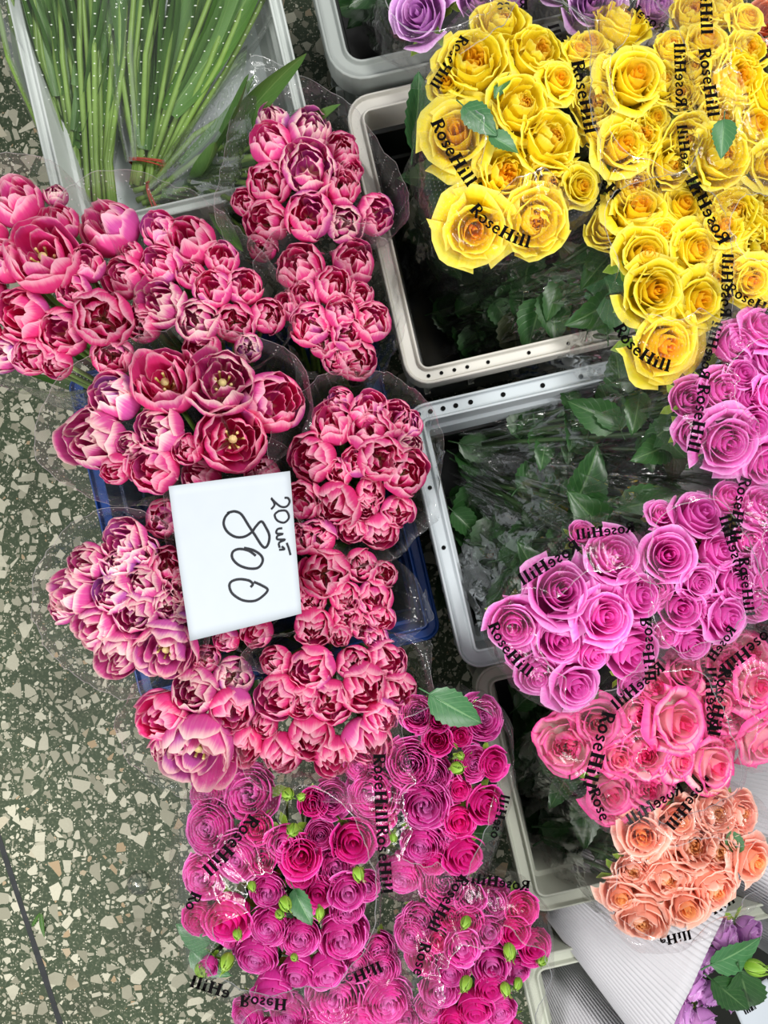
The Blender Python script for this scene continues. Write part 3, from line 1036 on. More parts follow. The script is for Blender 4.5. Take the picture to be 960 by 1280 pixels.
tul('tulip bouquet lying on its sleeve, topmost, beside the grey crate corner',
    [(340, 150, 22, 0), (337, 178, 27, 0, .006), (388, 162, 28, 1), (427, 188, 24, 0), (385, 210, 32, 4, .012), (437, 213, 18), (336, 227, 27, 2), (427, 232, 24), (333, 277, 29, 3), (386, 269, 30, 4), (431, 278, 25, 3), (470, 267, 26, 5), (305, 253, 17), (328, 308, 20)],
    (232, 225, .30), pale=0.2, zc=.44, spread=.3, lean=(.1, -.1), collar=.02, tips=((314, 70, .45, .9), (372, 84, .44, .4)), nleaf=8,
    )
tul('tulip bouquet by the light grey crate rim, below the lying bouquet',
    [(373, 333, 31, 3, .008), (443, 327, 28, 2), (381, 368, 22), (420, 357, 26, 3), (450, 368, 18), (427, 390, 21, 0), (387, 405, 27, 1, .006), (404, 427, 20), (466, 401, 26, 1, .006), (436, 417, 21), (358, 380, 19), (446, 449, 27, 0, .006), (422, 450, 20)],
    (400, 520, .08), zc=.445, spread=.35, lean=(.1, 0), collar=.02, tips=((372, 490, .42, .4),))
tul('bouquet of the largest cream streaked tulips above the price card',
    [(141, 495, 34, 2), (206, 477, 40, 7, .008), (278, 478, 39, 6, .008), (342, 503, 40, 4), (114, 550, 40, 3), (197, 536, 31, 1), (189, 586, 33, 3), (291, 549, 41, 7, .006), (234, 562, 20, 0), (143, 587, 20), (160, 557, 18)],
    (272, 570, .07), pale=0.5, zc=.48, collar=.018, tips=((385, 540, .47, .5),))
tul('tulip bouquet between the price card and the holed grey crate rim',
    [(415, 527, 30, 3), (423, 500, 19), (460, 510, 25, 1), (463, 537, 29, 3, .008), (493, 523, 25, 4), (511, 530, 19), (388, 573, 32, 3, .005), (423, 590, 18), (477, 573, 29, 4, .008), (508, 590, 30, 2, .008), (513, 557, 18), (447, 577, 20), (463, 615, 20), (498, 640, 22), (475, 665, 25, 0), (420, 633, 31, 1, .004), (457, 633, 19), (440, 663, 20, 3)],
    (430, 600, .07), pale=0.12, zc=.465, collar=.02, tips=((548, 650, .42, .7), (505, 690, .42, .4)))
tul('tulip bouquet partly under the price card, its smaller heads beside it',
    [(250, 596, 26, 3), (327, 590, 23, 0), (378, 623, 26, 3), (397, 672, 24, 0), (376, 672, 20), (405, 717, 33, 1, .006), (452, 707, 22, 0), (480, 718, 18), (468, 748, 24, 3), (432, 747, 21), (433, 770, 22, 2), (392, 785, 26, 0), (477, 773, 18), (453, 783, 18), (423, 795, 16), (470, 797, 16), (388, 750, 20), (318, 789, 23), (282, 800, 17), (330, 660, 26), (300, 720, 26), (345, 745, 24), (275, 650, 24)],
    (370, 700, .07), zc=.455, collar=.02, tips=((545, 775, .40, .8), (530, 735, .40, .3)))
tul('single tulip peeking from a dark folded sleeve beside the card corner',
    [(204, 648, 24, 2)], (240, 670, .07), zc=.44, collar=.03, nleaf=1, tips=((155, 640, .42, 1.0),))
tul('bouquet of purplish cream tulips leaning over the aisle beside the price card',
    [(152, 678, 30, 4), (108, 703, 25, 3), (147, 705, 21, 0), (180, 690, 19), (210, 708, 26, 3), (87, 740, 29, 4), (140, 740, 26, 2), (177, 727, 23, 0), (117, 783, 28, 4), (170, 768, 28, 3), (210, 757, 22), (148, 818, 31, 5), (207, 813, 35, 7, .006), (222, 785, 20), (76, 760, 20), (225, 735, 20)],
    (292, 735, .07), pale=0.85, zc=.475, collar=.012, lean=(-.1, 0))
tul('bouquet of pale wide open tulips at the lower end of the blue crate',
    [(243, 866, 30, 3), (200, 897, 34, 2), (291, 847, 26, 0), (290, 890, 29, 5), (248, 937, 42, 7, .008), (303, 933, 28, 5), (203, 938, 18), (257, 823, 18), (225, 925, 20)],
    (320, 780, .07), pale=0.5, zc=.47, collar=.02, lean=(0, -.1), tips=((210, 988, .42, .5),))
tul('tulip bouquet nearest the loose green leaf, below the price card',
    [(343, 827, 22, 0), (388, 835, 29, 3), (347, 872, 30, 3), (378, 878, 22), (412, 877, 28, 2), (443, 830, 24, 0), (484, 827, 28, 1), (455, 860, 31, 1, .006), (497, 867, 28, 1), (460, 930, 33, 1), (388, 922, 31, 0), (416, 947, 26, 2), (350, 943, 28, 0), (478, 897, 24, 0), (330, 905, 18)],
    (420, 785, .07), pale=0.08, zc=.47, collar=.02, lean=(0, -.08), tips=((540, 800, .43, .7), (380, 985, .44, .4)))

# ------------------------------------------------------------------ magenta spray roses
SG = 'wrapped magenta spray rose bouquets'
FR = M_FILM_ROSE


def bou(label, group, kind, heads, base, **k):
    k.setdefault('film', FR)
    k.setdefault('margin', 1.0)
    return bouquet(label, group, kind, heads, base, **k)


bou('widest magenta spray rose bouquet with green buds, beside the terrazzo aisle', SG, 'spray',
    [(315, 993, 33), (262, 990, 25), (265, 1033, 32), (300, 1070, 29), (256, 1093, 27), (330, 1073, 19), (323, 1033, 20), (390, 1003, 18, 'c'), (413, 1000, 24), (400, 1043, 17), (357, 1050, 24, 'c'), (377, 1068, 25, 'c'), (377, 1090, 18), (440, 1047, 28, 'c'), (418, 1083, 23),
     (397, 1110, 21, 'c'), (433, 1110, 24, 'c'), (433, 1135, 21), (335, 1112, 21), (287, 1140, 30, 'c'), (252, 1143, 21, 'c'), (338, 1155, 24), (375, 1168, 25), (427, 1168, 30), (383, 1128, 15, 'c'), (322, 1190, 28), (287, 1173, 12), (373, 1208, 22, 'c'), (407, 1207, 24, 'c'), (343, 1230, 27, 'c'), (262, 1204, 13, 'c'), (458, 1108, 17)],
    (375, 1090, .03), zc=.47, dome=.03, nleaf=20, leaf_len=.05, leaf_zone=(.66, .86),
    buds=[(366, 1038, 12, .045), (360, 993, 12, .03), (377, 996, 8, .03), (448, 1093, 11, .03), (315, 1108, 8, .03), (357, 1130, 12, .035), (350, 1143, 9, .035), (400, 1142, 9, .035), (283, 1203, 14, .02), (252, 1213, 13, .01), (368, 1197, 7, .03), (297, 1168, 9, .02)],
    fresh=[(240, 1188, .46, .06, -30, 15, 10), (262, 1178, .47, .05, 150, 10, 0), (368, 1112, .52, .045, -60, 20, 0)],
    texts=[(289, 1058, 132, 15, 'RoseHill', False, 14), (241, 1127, 112, 13, 'Ro'), (262, 1234, 198, 14, 'eHill', True), (330, 1253, 5, 13, 'RoseH', True)])
bou('magenta spray rose bouquet under the loose green leaf', SG, 'spray',
    [(522, 892, 22), (600, 897, 28), (547, 925, 19, 'c'), (573, 920, 15, 'c'), (513, 953, 30), (540, 967, 24), (467, 990, 33), (530, 1003, 31), (590, 955, 20), (612, 953, 20), (573, 983, 15, 'c'), (603, 1002, 24, 'c'), (573, 1022, 21, 'c'), (527, 1052, 26), (577, 1062, 26, 'c'), (503, 1090, 28), (540, 1073, 17), (450, 955, 20), (467, 1040, 20), (480, 1015, 18), (545, 900, 16), (560, 1045, 16)],
    (500, 1000, .03), zc=.465, dome=.025, nleaf=20, leaf_len=.05, leaf_zone=(.66, .86), tips=((640, 920, .42, .7),),
    buds=[(572, 960, 12, .03), (492, 1047, 8, .03), (590, 1087, 9, .01), (576, 945, 8, .03)],
    fresh=[(538, 868, .52, .072, -30, 5, 0)],
    texts=[(475, 986, 88, 14), (480, 1075, 86, 14), (625, 1020, -76, 11, 'oseHill', True)])
bou('magenta spray rose bouquet beside the pale crate rim, green buds on its edge', SG, 'spray',
    [(557, 1103, 30), (573, 1123, 22), (587, 1117, 21, 'c'), (613, 1127, 24), (648, 1133, 22, 'c'), (563, 1142, 18), (608, 1160, 20, 'c'), (640, 1160, 20, 'c'), (575, 1178, 23, 'c'), (662, 1177, 23, 'c'), (613, 1200, 25, 'c'), (645, 1212, 17), (563, 1210, 22), (610, 1227, 20, 'c'), (550, 1233, 24), (540, 1257, 20), (593, 1253, 22, 'c'), (623, 1260, 22), (567, 1270, 18), (517, 1167, 24), (547, 1173, 14), (527, 1147, 22), (530, 1193, 20), (590, 1285, 22), (640, 1290, 20), (545, 1292, 22), (585, 1148, 18, 'c')],
    (560, 1190, .03), zc=.47, dome=.025, nleaf=20, leaf_len=.05, leaf_zone=(.66, .86),
    buds=[(582, 1153, 10, .035), (637, 1190, 12, .03), (677, 1200, 11, .01), (582, 1230, 12, .03), (647, 1230, 9, .02), (632, 1237, 10, .025)],
    texts=[(558, 1129, 122, 13, 'RoseHill', False, -14), (625, 1103, 188, 12, 'RoseHill', True), (527, 1200, 104, 13, 'Rose')])
bou('magenta spray rose bouquet lowest in the photo, between the two taller ones', SG, 'spray',
    [(422, 1243, 35), (363, 1265, 24), (483, 1247, 30), (310, 1268, 22), (477, 1207, 22), (450, 1278, 30), (400, 1284, 24), (507, 1272, 22), (473, 1185, 20), (345, 1290, 24), (495, 1295, 24), (445, 1205, 20)],
    (420, 1250, .03), zc=.445, dome=.025, nleaf=12, leaf_len=.05, leaf_zone=(.66, .86),
    texts=[(440, 1222, -20, 13, 'RoseHill', True, -10)])

# ------------------------------------------------------------------ yellow garden roses
YG = 'wrapped yellow garden rose bouquets'
bou('bouquet of large yellow roses standing alone above the dark crate opening', YG, 'yellow',
    [(627, 33, 33), (592, 83, 42, 0, .006), (670, 70, 35, 3), (695, 105, 24), (573, 173, 44, 5), (650, 135, 37, 2), (685, 177, 38, 1, .006), (630, 220, 36, 0), (687, 230, 33), (592, 285, 44, 5), (667, 277, 39, 1), (722, 235, 24), (560, 110, 24), (720, 70, 20)],
    (525, 335, .15), zc=.50, dome=.02, lean=(.12, .0), nleaf=30, leaf_len=.066, leaf_zone=(.04, .7),
    fresh=[(580, 133, .545, .052, -42, 5, 12), (612, 170, .54, .04, -25, 0, -10), (516, 185, .44, .09, 80, 20, 40), (633, 97, .53, .03, -120, 10, 0)],
    fillbox=[(490, 130, 560, 320, .16, .25, 16)], body=.4, texts=[(566, 192, 60, 15, 'RoseHill', False, -12), (624, 287, 32, 14, 'RoseHill', False, -38), (561, 78, 122, 12)], tips=((490, 110, .47, .7), (735, 300, .46, .4), (560, 335, .44, .35)))
bou('bouquet of yellow roses behind the lone one, nearest the lilac roses', YG, 'yellow',
    [(776, 32, 34, 1), (735, 66, 27), (788, 108, 40, 4), (826, 105, 28, 2), (743, 132, 29), (799, 172, 28), (773, 187, 34, 5), (838, 208, 28), (790, 232, 27, 0), (760, 90, 20), (815, 150, 20), (750, 165, 22)],
    (640, 290, .16), zc=.49, dome=.02, lean=(.1, .05), nleaf=8, leaf_len=.066, leaf_zone=(.2, .75),
    texts=[(702, 68, -107, 13, 'RoseHill', True), (730, 122, 79, 15), (750, 223, 48, 14, 'RoseH', False, -10)])
bou('bouquet of yellow roses drooping lowest over the grey crate rim', YG, 'yellow',
    [(795, 272, 39, 5), (846, 266, 33, 4), (800, 322, 36, 4), (862, 316, 32, 4), (813, 364, 38, 4, .006), (865, 377, 36, 5), (823, 430, 46, 4, .006), (835, 345, 22), (760, 285, 24), (825, 295, 24), (845, 405, 24)],
    (570, 405, .20), zc=.475, dome=.02, lean=(.08, -.1), nleaf=46, leaf_len=.066, leaf_zone=(.06, .8),
    fresh=[(752, 335, .43, .1, -75, 10, 30), (820, 402, .46, .05, -20, 0, 0)],
    fillbox=[(520, 345, 740, 435, .16, .24, 28)], body=.42, texts=[(800, 440, 38, 14, 'RoseHill', False, -50)], tips=((725, 425, .42, .6),))
bou('bouquet of yellow roses along the photo edge with a small green leaf', YG, 'yellow',
    [(866, 18, 26), (902, 12, 26), (878, 60, 28, 4), (918, 102, 36, 0), (932, 67, 26), (900, 196, 36, 2, .006), (857, 175, 28), (937, 160, 30), (955, 208, 30), (884, 125, 28), (866, 88, 26), (960, 120, 24), (900, 150, 24), (930, 30, 22), (850, 120, 20), (840, 60, 22)],
    (720, 250, .16), zc=.495, dome=.02, lean=(.05, 0), nleaf=6, leaf_len=.08, leaf_zone=(.2, .75),
    fresh=[(905, 150, .545, .045, -95, 5, 10)],
    texts=[(882, 8, 88, 14, 'oseHill'), (886, 104, 82, 14), (850, 93, -92, 13, 'RoseHill', True), (856, 192, -97, 12, 'RoseHill', True)])
bou('bouquet of yellow roses above the pink roses at the photo edge', YG, 'yellow',
    [(913, 270, 36, 1), (951, 268, 32), (905, 243, 24), (935, 350, 27), (955, 355, 26), (900, 290, 28), (948, 315, 28, 2), (912, 335, 24), (890, 347, 24), (975, 300, 28), (880, 310, 20), (975, 345, 24)],
    (720, 380, .16), zc=.48, dome=.02, lean=(.05, -.05), nleaf=8, leaf_len=.066, leaf_zone=(.25, .8),
    texts=[(884, 262, -118, 15, 'RoseHill', True), (908, 356, -88, 13, 'RoseHill', True), (942, 378, 28, 12, 'RoseHill', False, -10)])

# ------------------------------------------------------------------ lilac and orange roses, top edge
LG = 'roses at the top edge'
bou('bouquet with one big lilac rose beside the lone yellow bouquet', LG, 'lilac', [(527, 22, 44, 0), (598, 0, 34, 1), (560, -40, 36), (610, -50, 34), (640, 0, 22)], (470, 10, .17), zc=.47, dome=.015, lean=(.1, -.15), nleaf=10, leaf_zone=(.1, .8), margin=1.1,
    texts=[(640, 6, 180, 12, 'Rose', True)])
bou('bouquet of pale lilac roses behind the yellow roses', LG, 'lilac', [(740, 10, 42, 0), (815, 8, 30, 1), (770, -40, 36), (700, -20, 32), (830, -40, 30)], (660, -20, .17), zc=.46, dome=.015, lean=(0, -.2), nleaf=4, margin=1.06,
    texts=[(808, 22, 215, 12, 'RoseH', True)])
bou('orange rose bouquet in the top corner of the photo', LG, 'orange', [(952, 28, 30), (985, 10, 32), (975, 60, 26), (990, -35, 32), (950, -25, 30)], (880, -40, .17), zc=.46, dome=.015, nleaf=6, margin=1.15, texts=[(990, -70, 0, 10, 'Ro')])

# ------------------------------------------------------------------ pink roses
PG = 'wrapped pink rose bouquets'
bou('pink rose bouquet just below the yellow roses', PG, 'pink',
    [(947, 417, 32, 3), (913, 434, 31, 1), (897, 490, 33, 0), (903, 551, 40, 2), (937, 531, 28, 4), (860, 500, 30, 4), (957, 496, 26), (952, 575, 34), (865, 540, 26), (957, 452, 24), (925, 470, 22), (985, 540, 32), (985, 420, 30), (930, 500, 22)],
    (612, 548, .24), zc=.48, dome=.02, lean=(.15, -.05), nleaf=40, leaf_len=.066, leaf_zone=(.15, .85),
    fillbox=[(560, 505, 830, 570, .17, .27, 30)], body=.42, texts=[(874, 524, 100, 14, 'RoseHill', False, 8), (888, 437, -76, 12, 'RoseHill', True)], crinkle=.8)
bou('pink rose bouquet at the photo edge between other pink ones', PG, 'pink',
    [(947, 636, 33, 1), (933, 676, 25), (957, 695, 30), (944, 752, 28, 4), (958, 725, 24), (908, 625, 26, 4), (980, 650, 32), (980, 760, 30), (925, 710, 20)],
    (640, 600, .24), zc=.475, dome=.02, lean=(.15, 0), nleaf=28, leaf_len=.066, leaf_zone=(.15, .8),
    texts=[(923, 636, 100, 13, 'RoseHill', False, -16), (916, 682, -107, 13, 'RoseHill', True), (933, 734, 84, 12)], crinkle=.8)
bou('pink rose bouquet with a pale bruised bloom, second from the pale crate rim', PG, 'pink',
    [(870, 649, 36, 1), (833, 695, 35, 0), (892, 692, 28, 4), (869, 727, 23), (914, 728, 29, 2), (900, 769, 32, 3), (848, 758, 33, 4), (862, 801, 25), (830, 790, 22, 4), (825, 645, 20), (820, 735, 22, 4), (880, 760, 20)],
    (600, 600, .24), zc=.48, dome=.02, lean=(.12, 0), nleaf=34, leaf_len=.068, leaf_zone=(.15, .85),
    fillbox=[(560, 560, 850, 640, .17, .27, 30)], body=.42, texts=[(902, 805, 125, 11, 'RoseH', True)], lap=.9, crinkle=.8)
bou('frontmost pink rose bouquet with clear spiral blooms, over the beige crate corner', PG, 'pink',
    [(762, 697, 39, 0), (698, 741, 45, 2, .006), (791, 744, 34, 1), (750, 770, 38, 2, .006), (642, 779, 36, 0), (698, 796, 34, 1), (782, 811, 40, 4), (670, 838, 30, 0), (715, 852, 33, 3), (788, 852, 20), (725, 668, 20, 4), (815, 745, 20, 4), (740, 815, 22, 4), (650, 815, 22, 4)],
    (612, 675, .24), zc=.48, dome=.025, lean=(.08, -.05), nleaf=34, leaf_len=.07, leaf_zone=(.12, .75), tips=((590, 720, .44, .3),),
    fillbox=[(565, 620, 690, 720, .18, .28, 20), (575, 700, 615, 780, .17, .24, 9)], body=.45, texts=[(756, 664, 172, 12, 'RoseHill', True), (686, 704, 148, 14, 'RoseHill', True), (636, 814, 52, 13, 'RoseHill', False, -30), (811, 812, 85, 13, 'RoseHill', True), (797, 858, 140, 13, 'RoseHill', True)], crinkle=.8)

# ------------------------------------------------------------------ coral and peach roses
KG = 'wrapped coral and peach rose bouquets'
bou('coral and cream rose bouquet below the frontmost pink roses', KG, 'coral',
    [(709, 931, 36, 1), (840, 901, 40, 2), (795, 894, 26), (803, 939, 38, 0, .006), (881, 954, 38, 3), (761, 985, 34, 2), (806, 980, 34, 1), (765, 1010, 24), (814, 856, 27), (851, 841, 24), (746, 901, 32, 4), (770, 945, 26, 4), (845, 950, 24)],
    (650, 985, .15), zc=.465, dome=.02, lean=(.08, 0), nleaf=20, leaf_len=.068, leaf_zone=(.1, .8),
    fresh=[(850, 985, .46, .06, 60, 10, 0), (838, 860, .46, .05, 20, 0, 0)],
    fillbox=[(640, 880, 710, 990, .22, .32, 14)], texts=[(748, 938, 105, 16), (749, 1006, 68, 13, 'Rose')])
bou('coral rose bouquet at the photo edge under the pink roses', KG, 'coral',
    [(911, 886, 34, 1), (934, 819, 30, 0), (937, 856, 32, 3), (949, 920, 36, 2), (896, 875, 24), (905, 830, 28), (975, 870, 36), (880, 840, 22), (905, 920, 22)],
    (690, 960, .15), zc=.455, dome=.02, lean=(.08, 0), nleaf=8, leaf_len=.068, leaf_zone=(.1, .7),
    texts=[(899, 878, 100, 14, 'RoseHill'), (889, 873, -92, 13, 'RoseHill', True), (931, 816, 142, 14, 'oseHill')])
bou('peach rose bouquet resting on white corrugated paper', KG, 'peach',
    [(889, 1014, 32, 0), (922, 1016, 27), (802, 1040, 33, 3), (862, 1055, 35, 1), (892, 1062, 30), (810, 1066, 28), (832, 1092, 33, 2), (930, 1070, 32), (889, 1107, 32, 0), (855, 1126, 30, 3), (802, 1145, 33, 1), (776, 1111, 28), (844, 1021, 28), (915, 1045, 22), (790, 1085, 22)],
    (660, 1035, .15), zc=.47, dome=.02, lean=(.05, -.05), nleaf=22, leaf_len=.068, leaf_zone=(.1, .75),
    fresh=[(912, 1040, .49, .04, -70, 0, 0)],
    fillbox=[(660, 985, 760, 1060, .22, .32, 12)], texts=[(861, 1004, 130, 13, 'RoseHill'), (818, 1005, 148, 13, 'RoseHill', True), (888, 1139, -31, 11, 'RoseHill', True), (845, 1172, -14, 11, 'eHill', True)], tips=((745, 1115, .43, .4), (925, 1142, .46, .5), (850, 1192, .46, .5)))
# ------------------------------------------------------------------ bunches of green tulip stems in the white crate
def stem_bunch(label, foot, tie, top, n, seed, film, seam, wd=.042, nl=12, ll=1.0):
    """a bunch lying in the crate: foot = cut ends, tie = rubber band, top = left and right ends of the fan"""
    r = random.Random(seed)
    A, T = P(*foot), P(*tie)
    root = bpy.data.objects.new('tulip_stem_bunch', None); COL.objects.link(root); root.location = A
    tag(root, label, 'bunch of stems', 'bunches of tulip stems in the white crate')
    L0, L1 = P(*top[0]), P(*top[1])
    ax = (T - A).normalized()
    sd = ax.cross(Vector((0, 0, 1))).normalized()
    up = sd.cross(ax)
    for i in range(n):
        u = (i + .5) / n
        lay = r.uniform(-1, 1)
        o = sd * ((u - .5) * wd) + up * (lay * .012 + .012)
        e = L0.lerp(L1, u) + Vector((0, 0, lay * .022)) + sd * r.uniform(-.02, .02)
        a = A + o * 1.1 + ax * r.uniform(-.008, .012)
        t = T + o
        m = t.lerp(e, .45) + Vector((0, 0, r.uniform(0, .02))) + sd * (u - .5) * .03
        g = Geo()
        g.tube([tuple(a - A), tuple(a.lerp(t, .5) - A), tuple(t - A), tuple(t.lerp(m, .5) - A), tuple(m - A), tuple(m.lerp(e, .5) - A), tuple(e - A)], [.0042, .004, .004, .004, .0038, .0036, .0034], 7)
        link('stem', g.build('stem', M_STEM), root)
    for i in range(nl):
        u = r.random()
        s = T.lerp(L0.lerp(L1, u), r.uniform(.0, .35)) + Vector((0, 0, r.uniform(-.012, .03)))
        e = L0.lerp(L1, min(1, max(0, u + r.uniform(-.12, .12)))) + Vector((0, 0, r.uniform(-.02, .02)))
        q = e - s
        put_leaf(r.choice(STRAPS), root, A, s, math.degrees(math.atan2(q.y, q.x)), math.degrees(math.asin(q.normalized().z)), r.uniform(-50, 50), r.uniform(.2, .32) * ll)
    g = Geo()
    for k in range(3):
        pts = [tuple(T - A + sd * (wd / 2 + .007) * math.cos(q) + up * (.012 + .021 * math.sin(q)) + ax * (.004 * (k - 1) + .003 * math.sin(q + k))) for q in [2 * PI * i / 20 for i in range(21)]]
        g.tube(pts, .0011, 6)
    if seam:
        link('rubber_band', g.build('rubber_band', M_RUBBER), root)
    # flattened clear sleeve
    v, f, uv = [], [], []
    n1, n2 = 16, 48
    ph = r.uniform(0, 50)
    for j in range(n1):
        t = j / (n1 - 1)
        cen = (T if seam else A.lerp(T, .35)).lerp(L0.lerp(L1, .5), t)
        hw = .035 + (L1 - L0).length * .58 * t
        hz = .03 + .022 * t
        for k in range(n2 + 1):
            a = 2 * PI * k / n2
            w = 1 + .12 * noise.noise(Vector((math.cos(a) * 3, math.sin(a) * 3, t * 3 + ph)))
            p = cen + (L1 - L0).normalized() * hw * math.cos(a) * w + up * hz * math.sin(a) * w + up * .004
            v.append(tuple(p - A)); uv.append((k / n2 * .3, t * .3))
    for j in range(n1 - 1):
        for k in range(n2):
            q = j * (n2 + 1) + k
            f.append((q, q + 1, q + n2 + 2, q + n2 + 1))
    me = mesh('film_sleeve', v, f, film, uv)
    link('film_sleeve', me, root)


stem_bunch('bright green tulip stems in film nearest the white crate side rim', (110, 258, .305), (107, 205, .315), ((-8, -70, .40), (152, -70, .40)), 34, 3, M_FILM_STEMS, False, .085, 24)
stem_bunch('tied green tulip stems with a red band around their cut ends', (188, 240, .305), (191, 206, .315), ((150, -70, .40), (350, -70, .40)), 30, 4, M_FILM_STEMS, True, .045, 20)
stem_bunch('third bunch of tulip stems lying crosswise under a banded film sleeve', (180, 262, .31), (200, 254, .315), ((322, 105, .37), (345, 285, .36)), 10, 6, M_FILM_STEMS, True, .04, 22, .62)

# ------------------------------------------------------------------ white corrugated paper wraps
M_PAPER = plain('white corrugated paper', rgb(188, 187, 191), .7, .2, .04, 30)


def paper_wrap(label, name, heads, foot, mouth, rx, ry, zr, arc0, arc1, seed, label_tag=False):
    """paper rolled into a cone from foot (narrow) to mouth (wide); flutes run along it"""
    r = random.Random(seed)
    A, B = P(*foot), P(*mouth)
    root = bpy.data.objects.new(name, None); COL.objects.link(root); root.location = A
    tag(root, label, 'bouquet', 'paper wrapped bouquets')
    ax = (B - A).normalized()
    sd = ax.cross(Vector((0, 0, 1))).normalized()
    up = sd.cross(ax)
    n1, nk = 14, 62 * 4
    v, f = [], []
    for j in range(n1):
        t = j / (n1 - 1)
        for k in range(nk + 1):
            a = arc0 + (arc1 - arc0) * k / nk
            fl = .0015 * math.cos(2 * PI * k / 4)
            w = 1 + .05 * noise.noise(Vector((math.cos(a) * 1.2, math.sin(a) * 1.2, seed)))
            s = (.52 + .48 * t) * w
            end = 1 + .06 * math.sin(a * 1.0 + seed) + .012 * noise.noise(Vector((a * 2, seed, 0)))
            c = A + (B - A) * t * end
            rad = sd * math.cos(a) * rx * s + up * math.sin(a) * ry * s
            v.append(tuple(c + rad + rad.normalized() * fl - A))
    for j in range(n1 - 1):
        for k in range(nk):
            q = j * (nk + 1) + k
            f.append((q, q + 1, q + nk + 2, q + nk + 1))
    o = link('paper_wrap', mesh('paper_wrap', v, f, M_PAPER, None, True), root)
    md = o.modifiers.new('thickness', 'SOLIDIFY'); md.thickness = .0008
    for i, h in enumerate(heads):
        pos = P(h[0], h[1], h[3])
        n = Vector((ax.x * .9, ax.y * .9, .8)) + Vector((r.uniform(-.35, .35), r.uniform(-.35, .35), 0))
        m = aim(pos - A, n, r.uniform(0, 6), h[2] * (CAM_H - h[3]) / F_PX)
        fl = link('rose', LILAC[i % 2], root, m)
        link('calyx', CALYX, fl)
        link('stem', STEM_D, fl, m.inverted() @ rod(Vector((r.uniform(-.01, .01), r.uniform(-.01, .01), .0)), pos - A - n.normalized() * .02))
    return root, A, ax, sd, up


w1, A1, ax1, sd1, up1 = paper_wrap('lilac roses and leaves in a white corrugated paper wrap with a barcode tag', 'rose_bouquet',
    [(903, 1170, 25, .405), (878, 1196, 25, .405), (860, 1229, 27, .405), (848, 1266, 25, .405), (875, 1274, 22, .40), (913, 1243, 22, .39), (886, 1240, 21, .40), (932, 1162, 24, .395), (918, 1190, 18, .39)],
    (712, 1092, .30), (872, 1210, .385), .135, .06, .4, -.35, PI + .35, 2)
put_leaf(LEAVES_F[0], w1, A1, P(890, 1205, .43), 25, 5, 10, .075)
put_leaf(LEAVES[1], w1, A1, P(925, 1215, .43), -70, -10, 10, .08)
put_leaf(LEAVES[0], w1, A1, P(890, 1225, .43), -40, 0, -10, .07)
m = aim(P(945, 1210, .435) - A1, (.8, .1, .6), 1, .017)
link('rosebud', BUD[0], w1, m)
# tag with a barcode, lying inside the mouth of the wrap
M_CARD = plain('white card', rgb(180, 187, 194), .6, .25, .03, 40)


def flat_card(name, corners, z, mat, th=.0006, n=12, curl=.004, parent=None, org=Vector()):
    c = [P(x, y, z) for x, y in corners]
    v, f = [], []
    for s in (0, 1):
        for j in range(n + 1):
            for i in range(n + 1):
                a, b = i / n, j / n
                p = c[0].lerp(c[1], a).lerp(c[3].lerp(c[2], a), b)
                h = curl * (math.cos((a - .5) * 2.4) + .6 * math.sin(b * 3 + a))
                v.append(tuple(p + Vector((0, 0, h - s * th)) - org))
    m = (n + 1) ** 2
    for j in range(n):
        for i in range(n):
            q = j * (n + 1) + i
            f.append((q, q + 1, q + n + 2, q + n + 1))
            f.append((m + q, m + q + n + 1, m + q + n + 2, m + q + 1))
    ring = [i for i in range(n + 1)] + [(j + 1) * (n + 1) - 1 for j in range(1, n + 1)] + [n * (n + 1) + i for i in range(n - 1, -1, -1)] + [j * (n + 1) for j in range(n - 1, 0, -1)]
    for a, b in zip(ring, ring[1:] + ring[:1]):
        f.append((a, b, m + b, m + a))
    o = link(name, mesh(name, v, f, mat), parent)
    return o, BVHTree.FromPolygons([Vector(p) + org for p in v], f)


def pen(bvh, strokes, name, parent, org, width, mat, z):
    v, f = ribbons([(s, width) for s in strokes], 2.0)
    cam = Vector((0, 0, CAM_H))
    out = []
    for q in v:
        d = (P(q.x, q.y, 0) - cam).normalized()
        hit = bvh.ray_cast(cam, d)[0]
        if hit is None:
            hit = P(q.x, q.y, z)
        out.append(tuple(hit - d * .0005 - org))
    return link(name, mesh(name, out, f, mat, None, False), parent)


tg, tb = flat_card('barcode_tag', [(912, 1248), (958, 1222), (985, 1275), (935, 1300)], .375, M_CARD, parent=w1, org=A1, curl=.002)
rb = random.Random(5)
bars = []
x = 0
while x < 20:
    w = rb.choice((.8, 1.2, 2.0))
    bars.append((x, w)); x += w + rb.choice((1.0, 1.6))
bv = []
for x, w in bars:
    p0 = (926 + x * .72, 1255 + x * -.4)
    p1 = (p0[0] + 7, p0[1] + 13)
    bv.append(([p0, p1], w))
v, f = ribbons(bv, 3)
cam = Vector((0, 0, CAM_H))
ov = []
for q in v:
    d = (P(q.x, q.y, 0) - cam).normalized()
    hit = tb.ray_cast(cam, d)[0] or P(q.x, q.y, .377)
    ov.append(tuple(hit - d * .0005 - A1))
link('barcode', mesh('barcode', ov, f, M_INK, None, False), tg)

paper_wrap('empty looking white corrugated paper wrap beside the pale crate rim, under the lilac one', 'paper_wrapped_bouquet', [], (690, 1215, .22), (790, 1380, .36), .10, .06, .4, -.3, PI + .3, 9)
paper_wrap('white corrugated paper wrap between coral and peach roses at the photo edge', 'paper_wrapped_bouquet', [], (830, 985, .24), (1060, 1065, .36), .15, .06, .4, -.3, PI + .3, 14)
paper_wrap('white corrugated paper wrap under the peach roses, beside the lilac wrap', 'paper_wrapped_bouquet', [], (880, 1090, .2), (1050, 1150, .34), .11, .05, .4, -.3, PI + .3, 17)

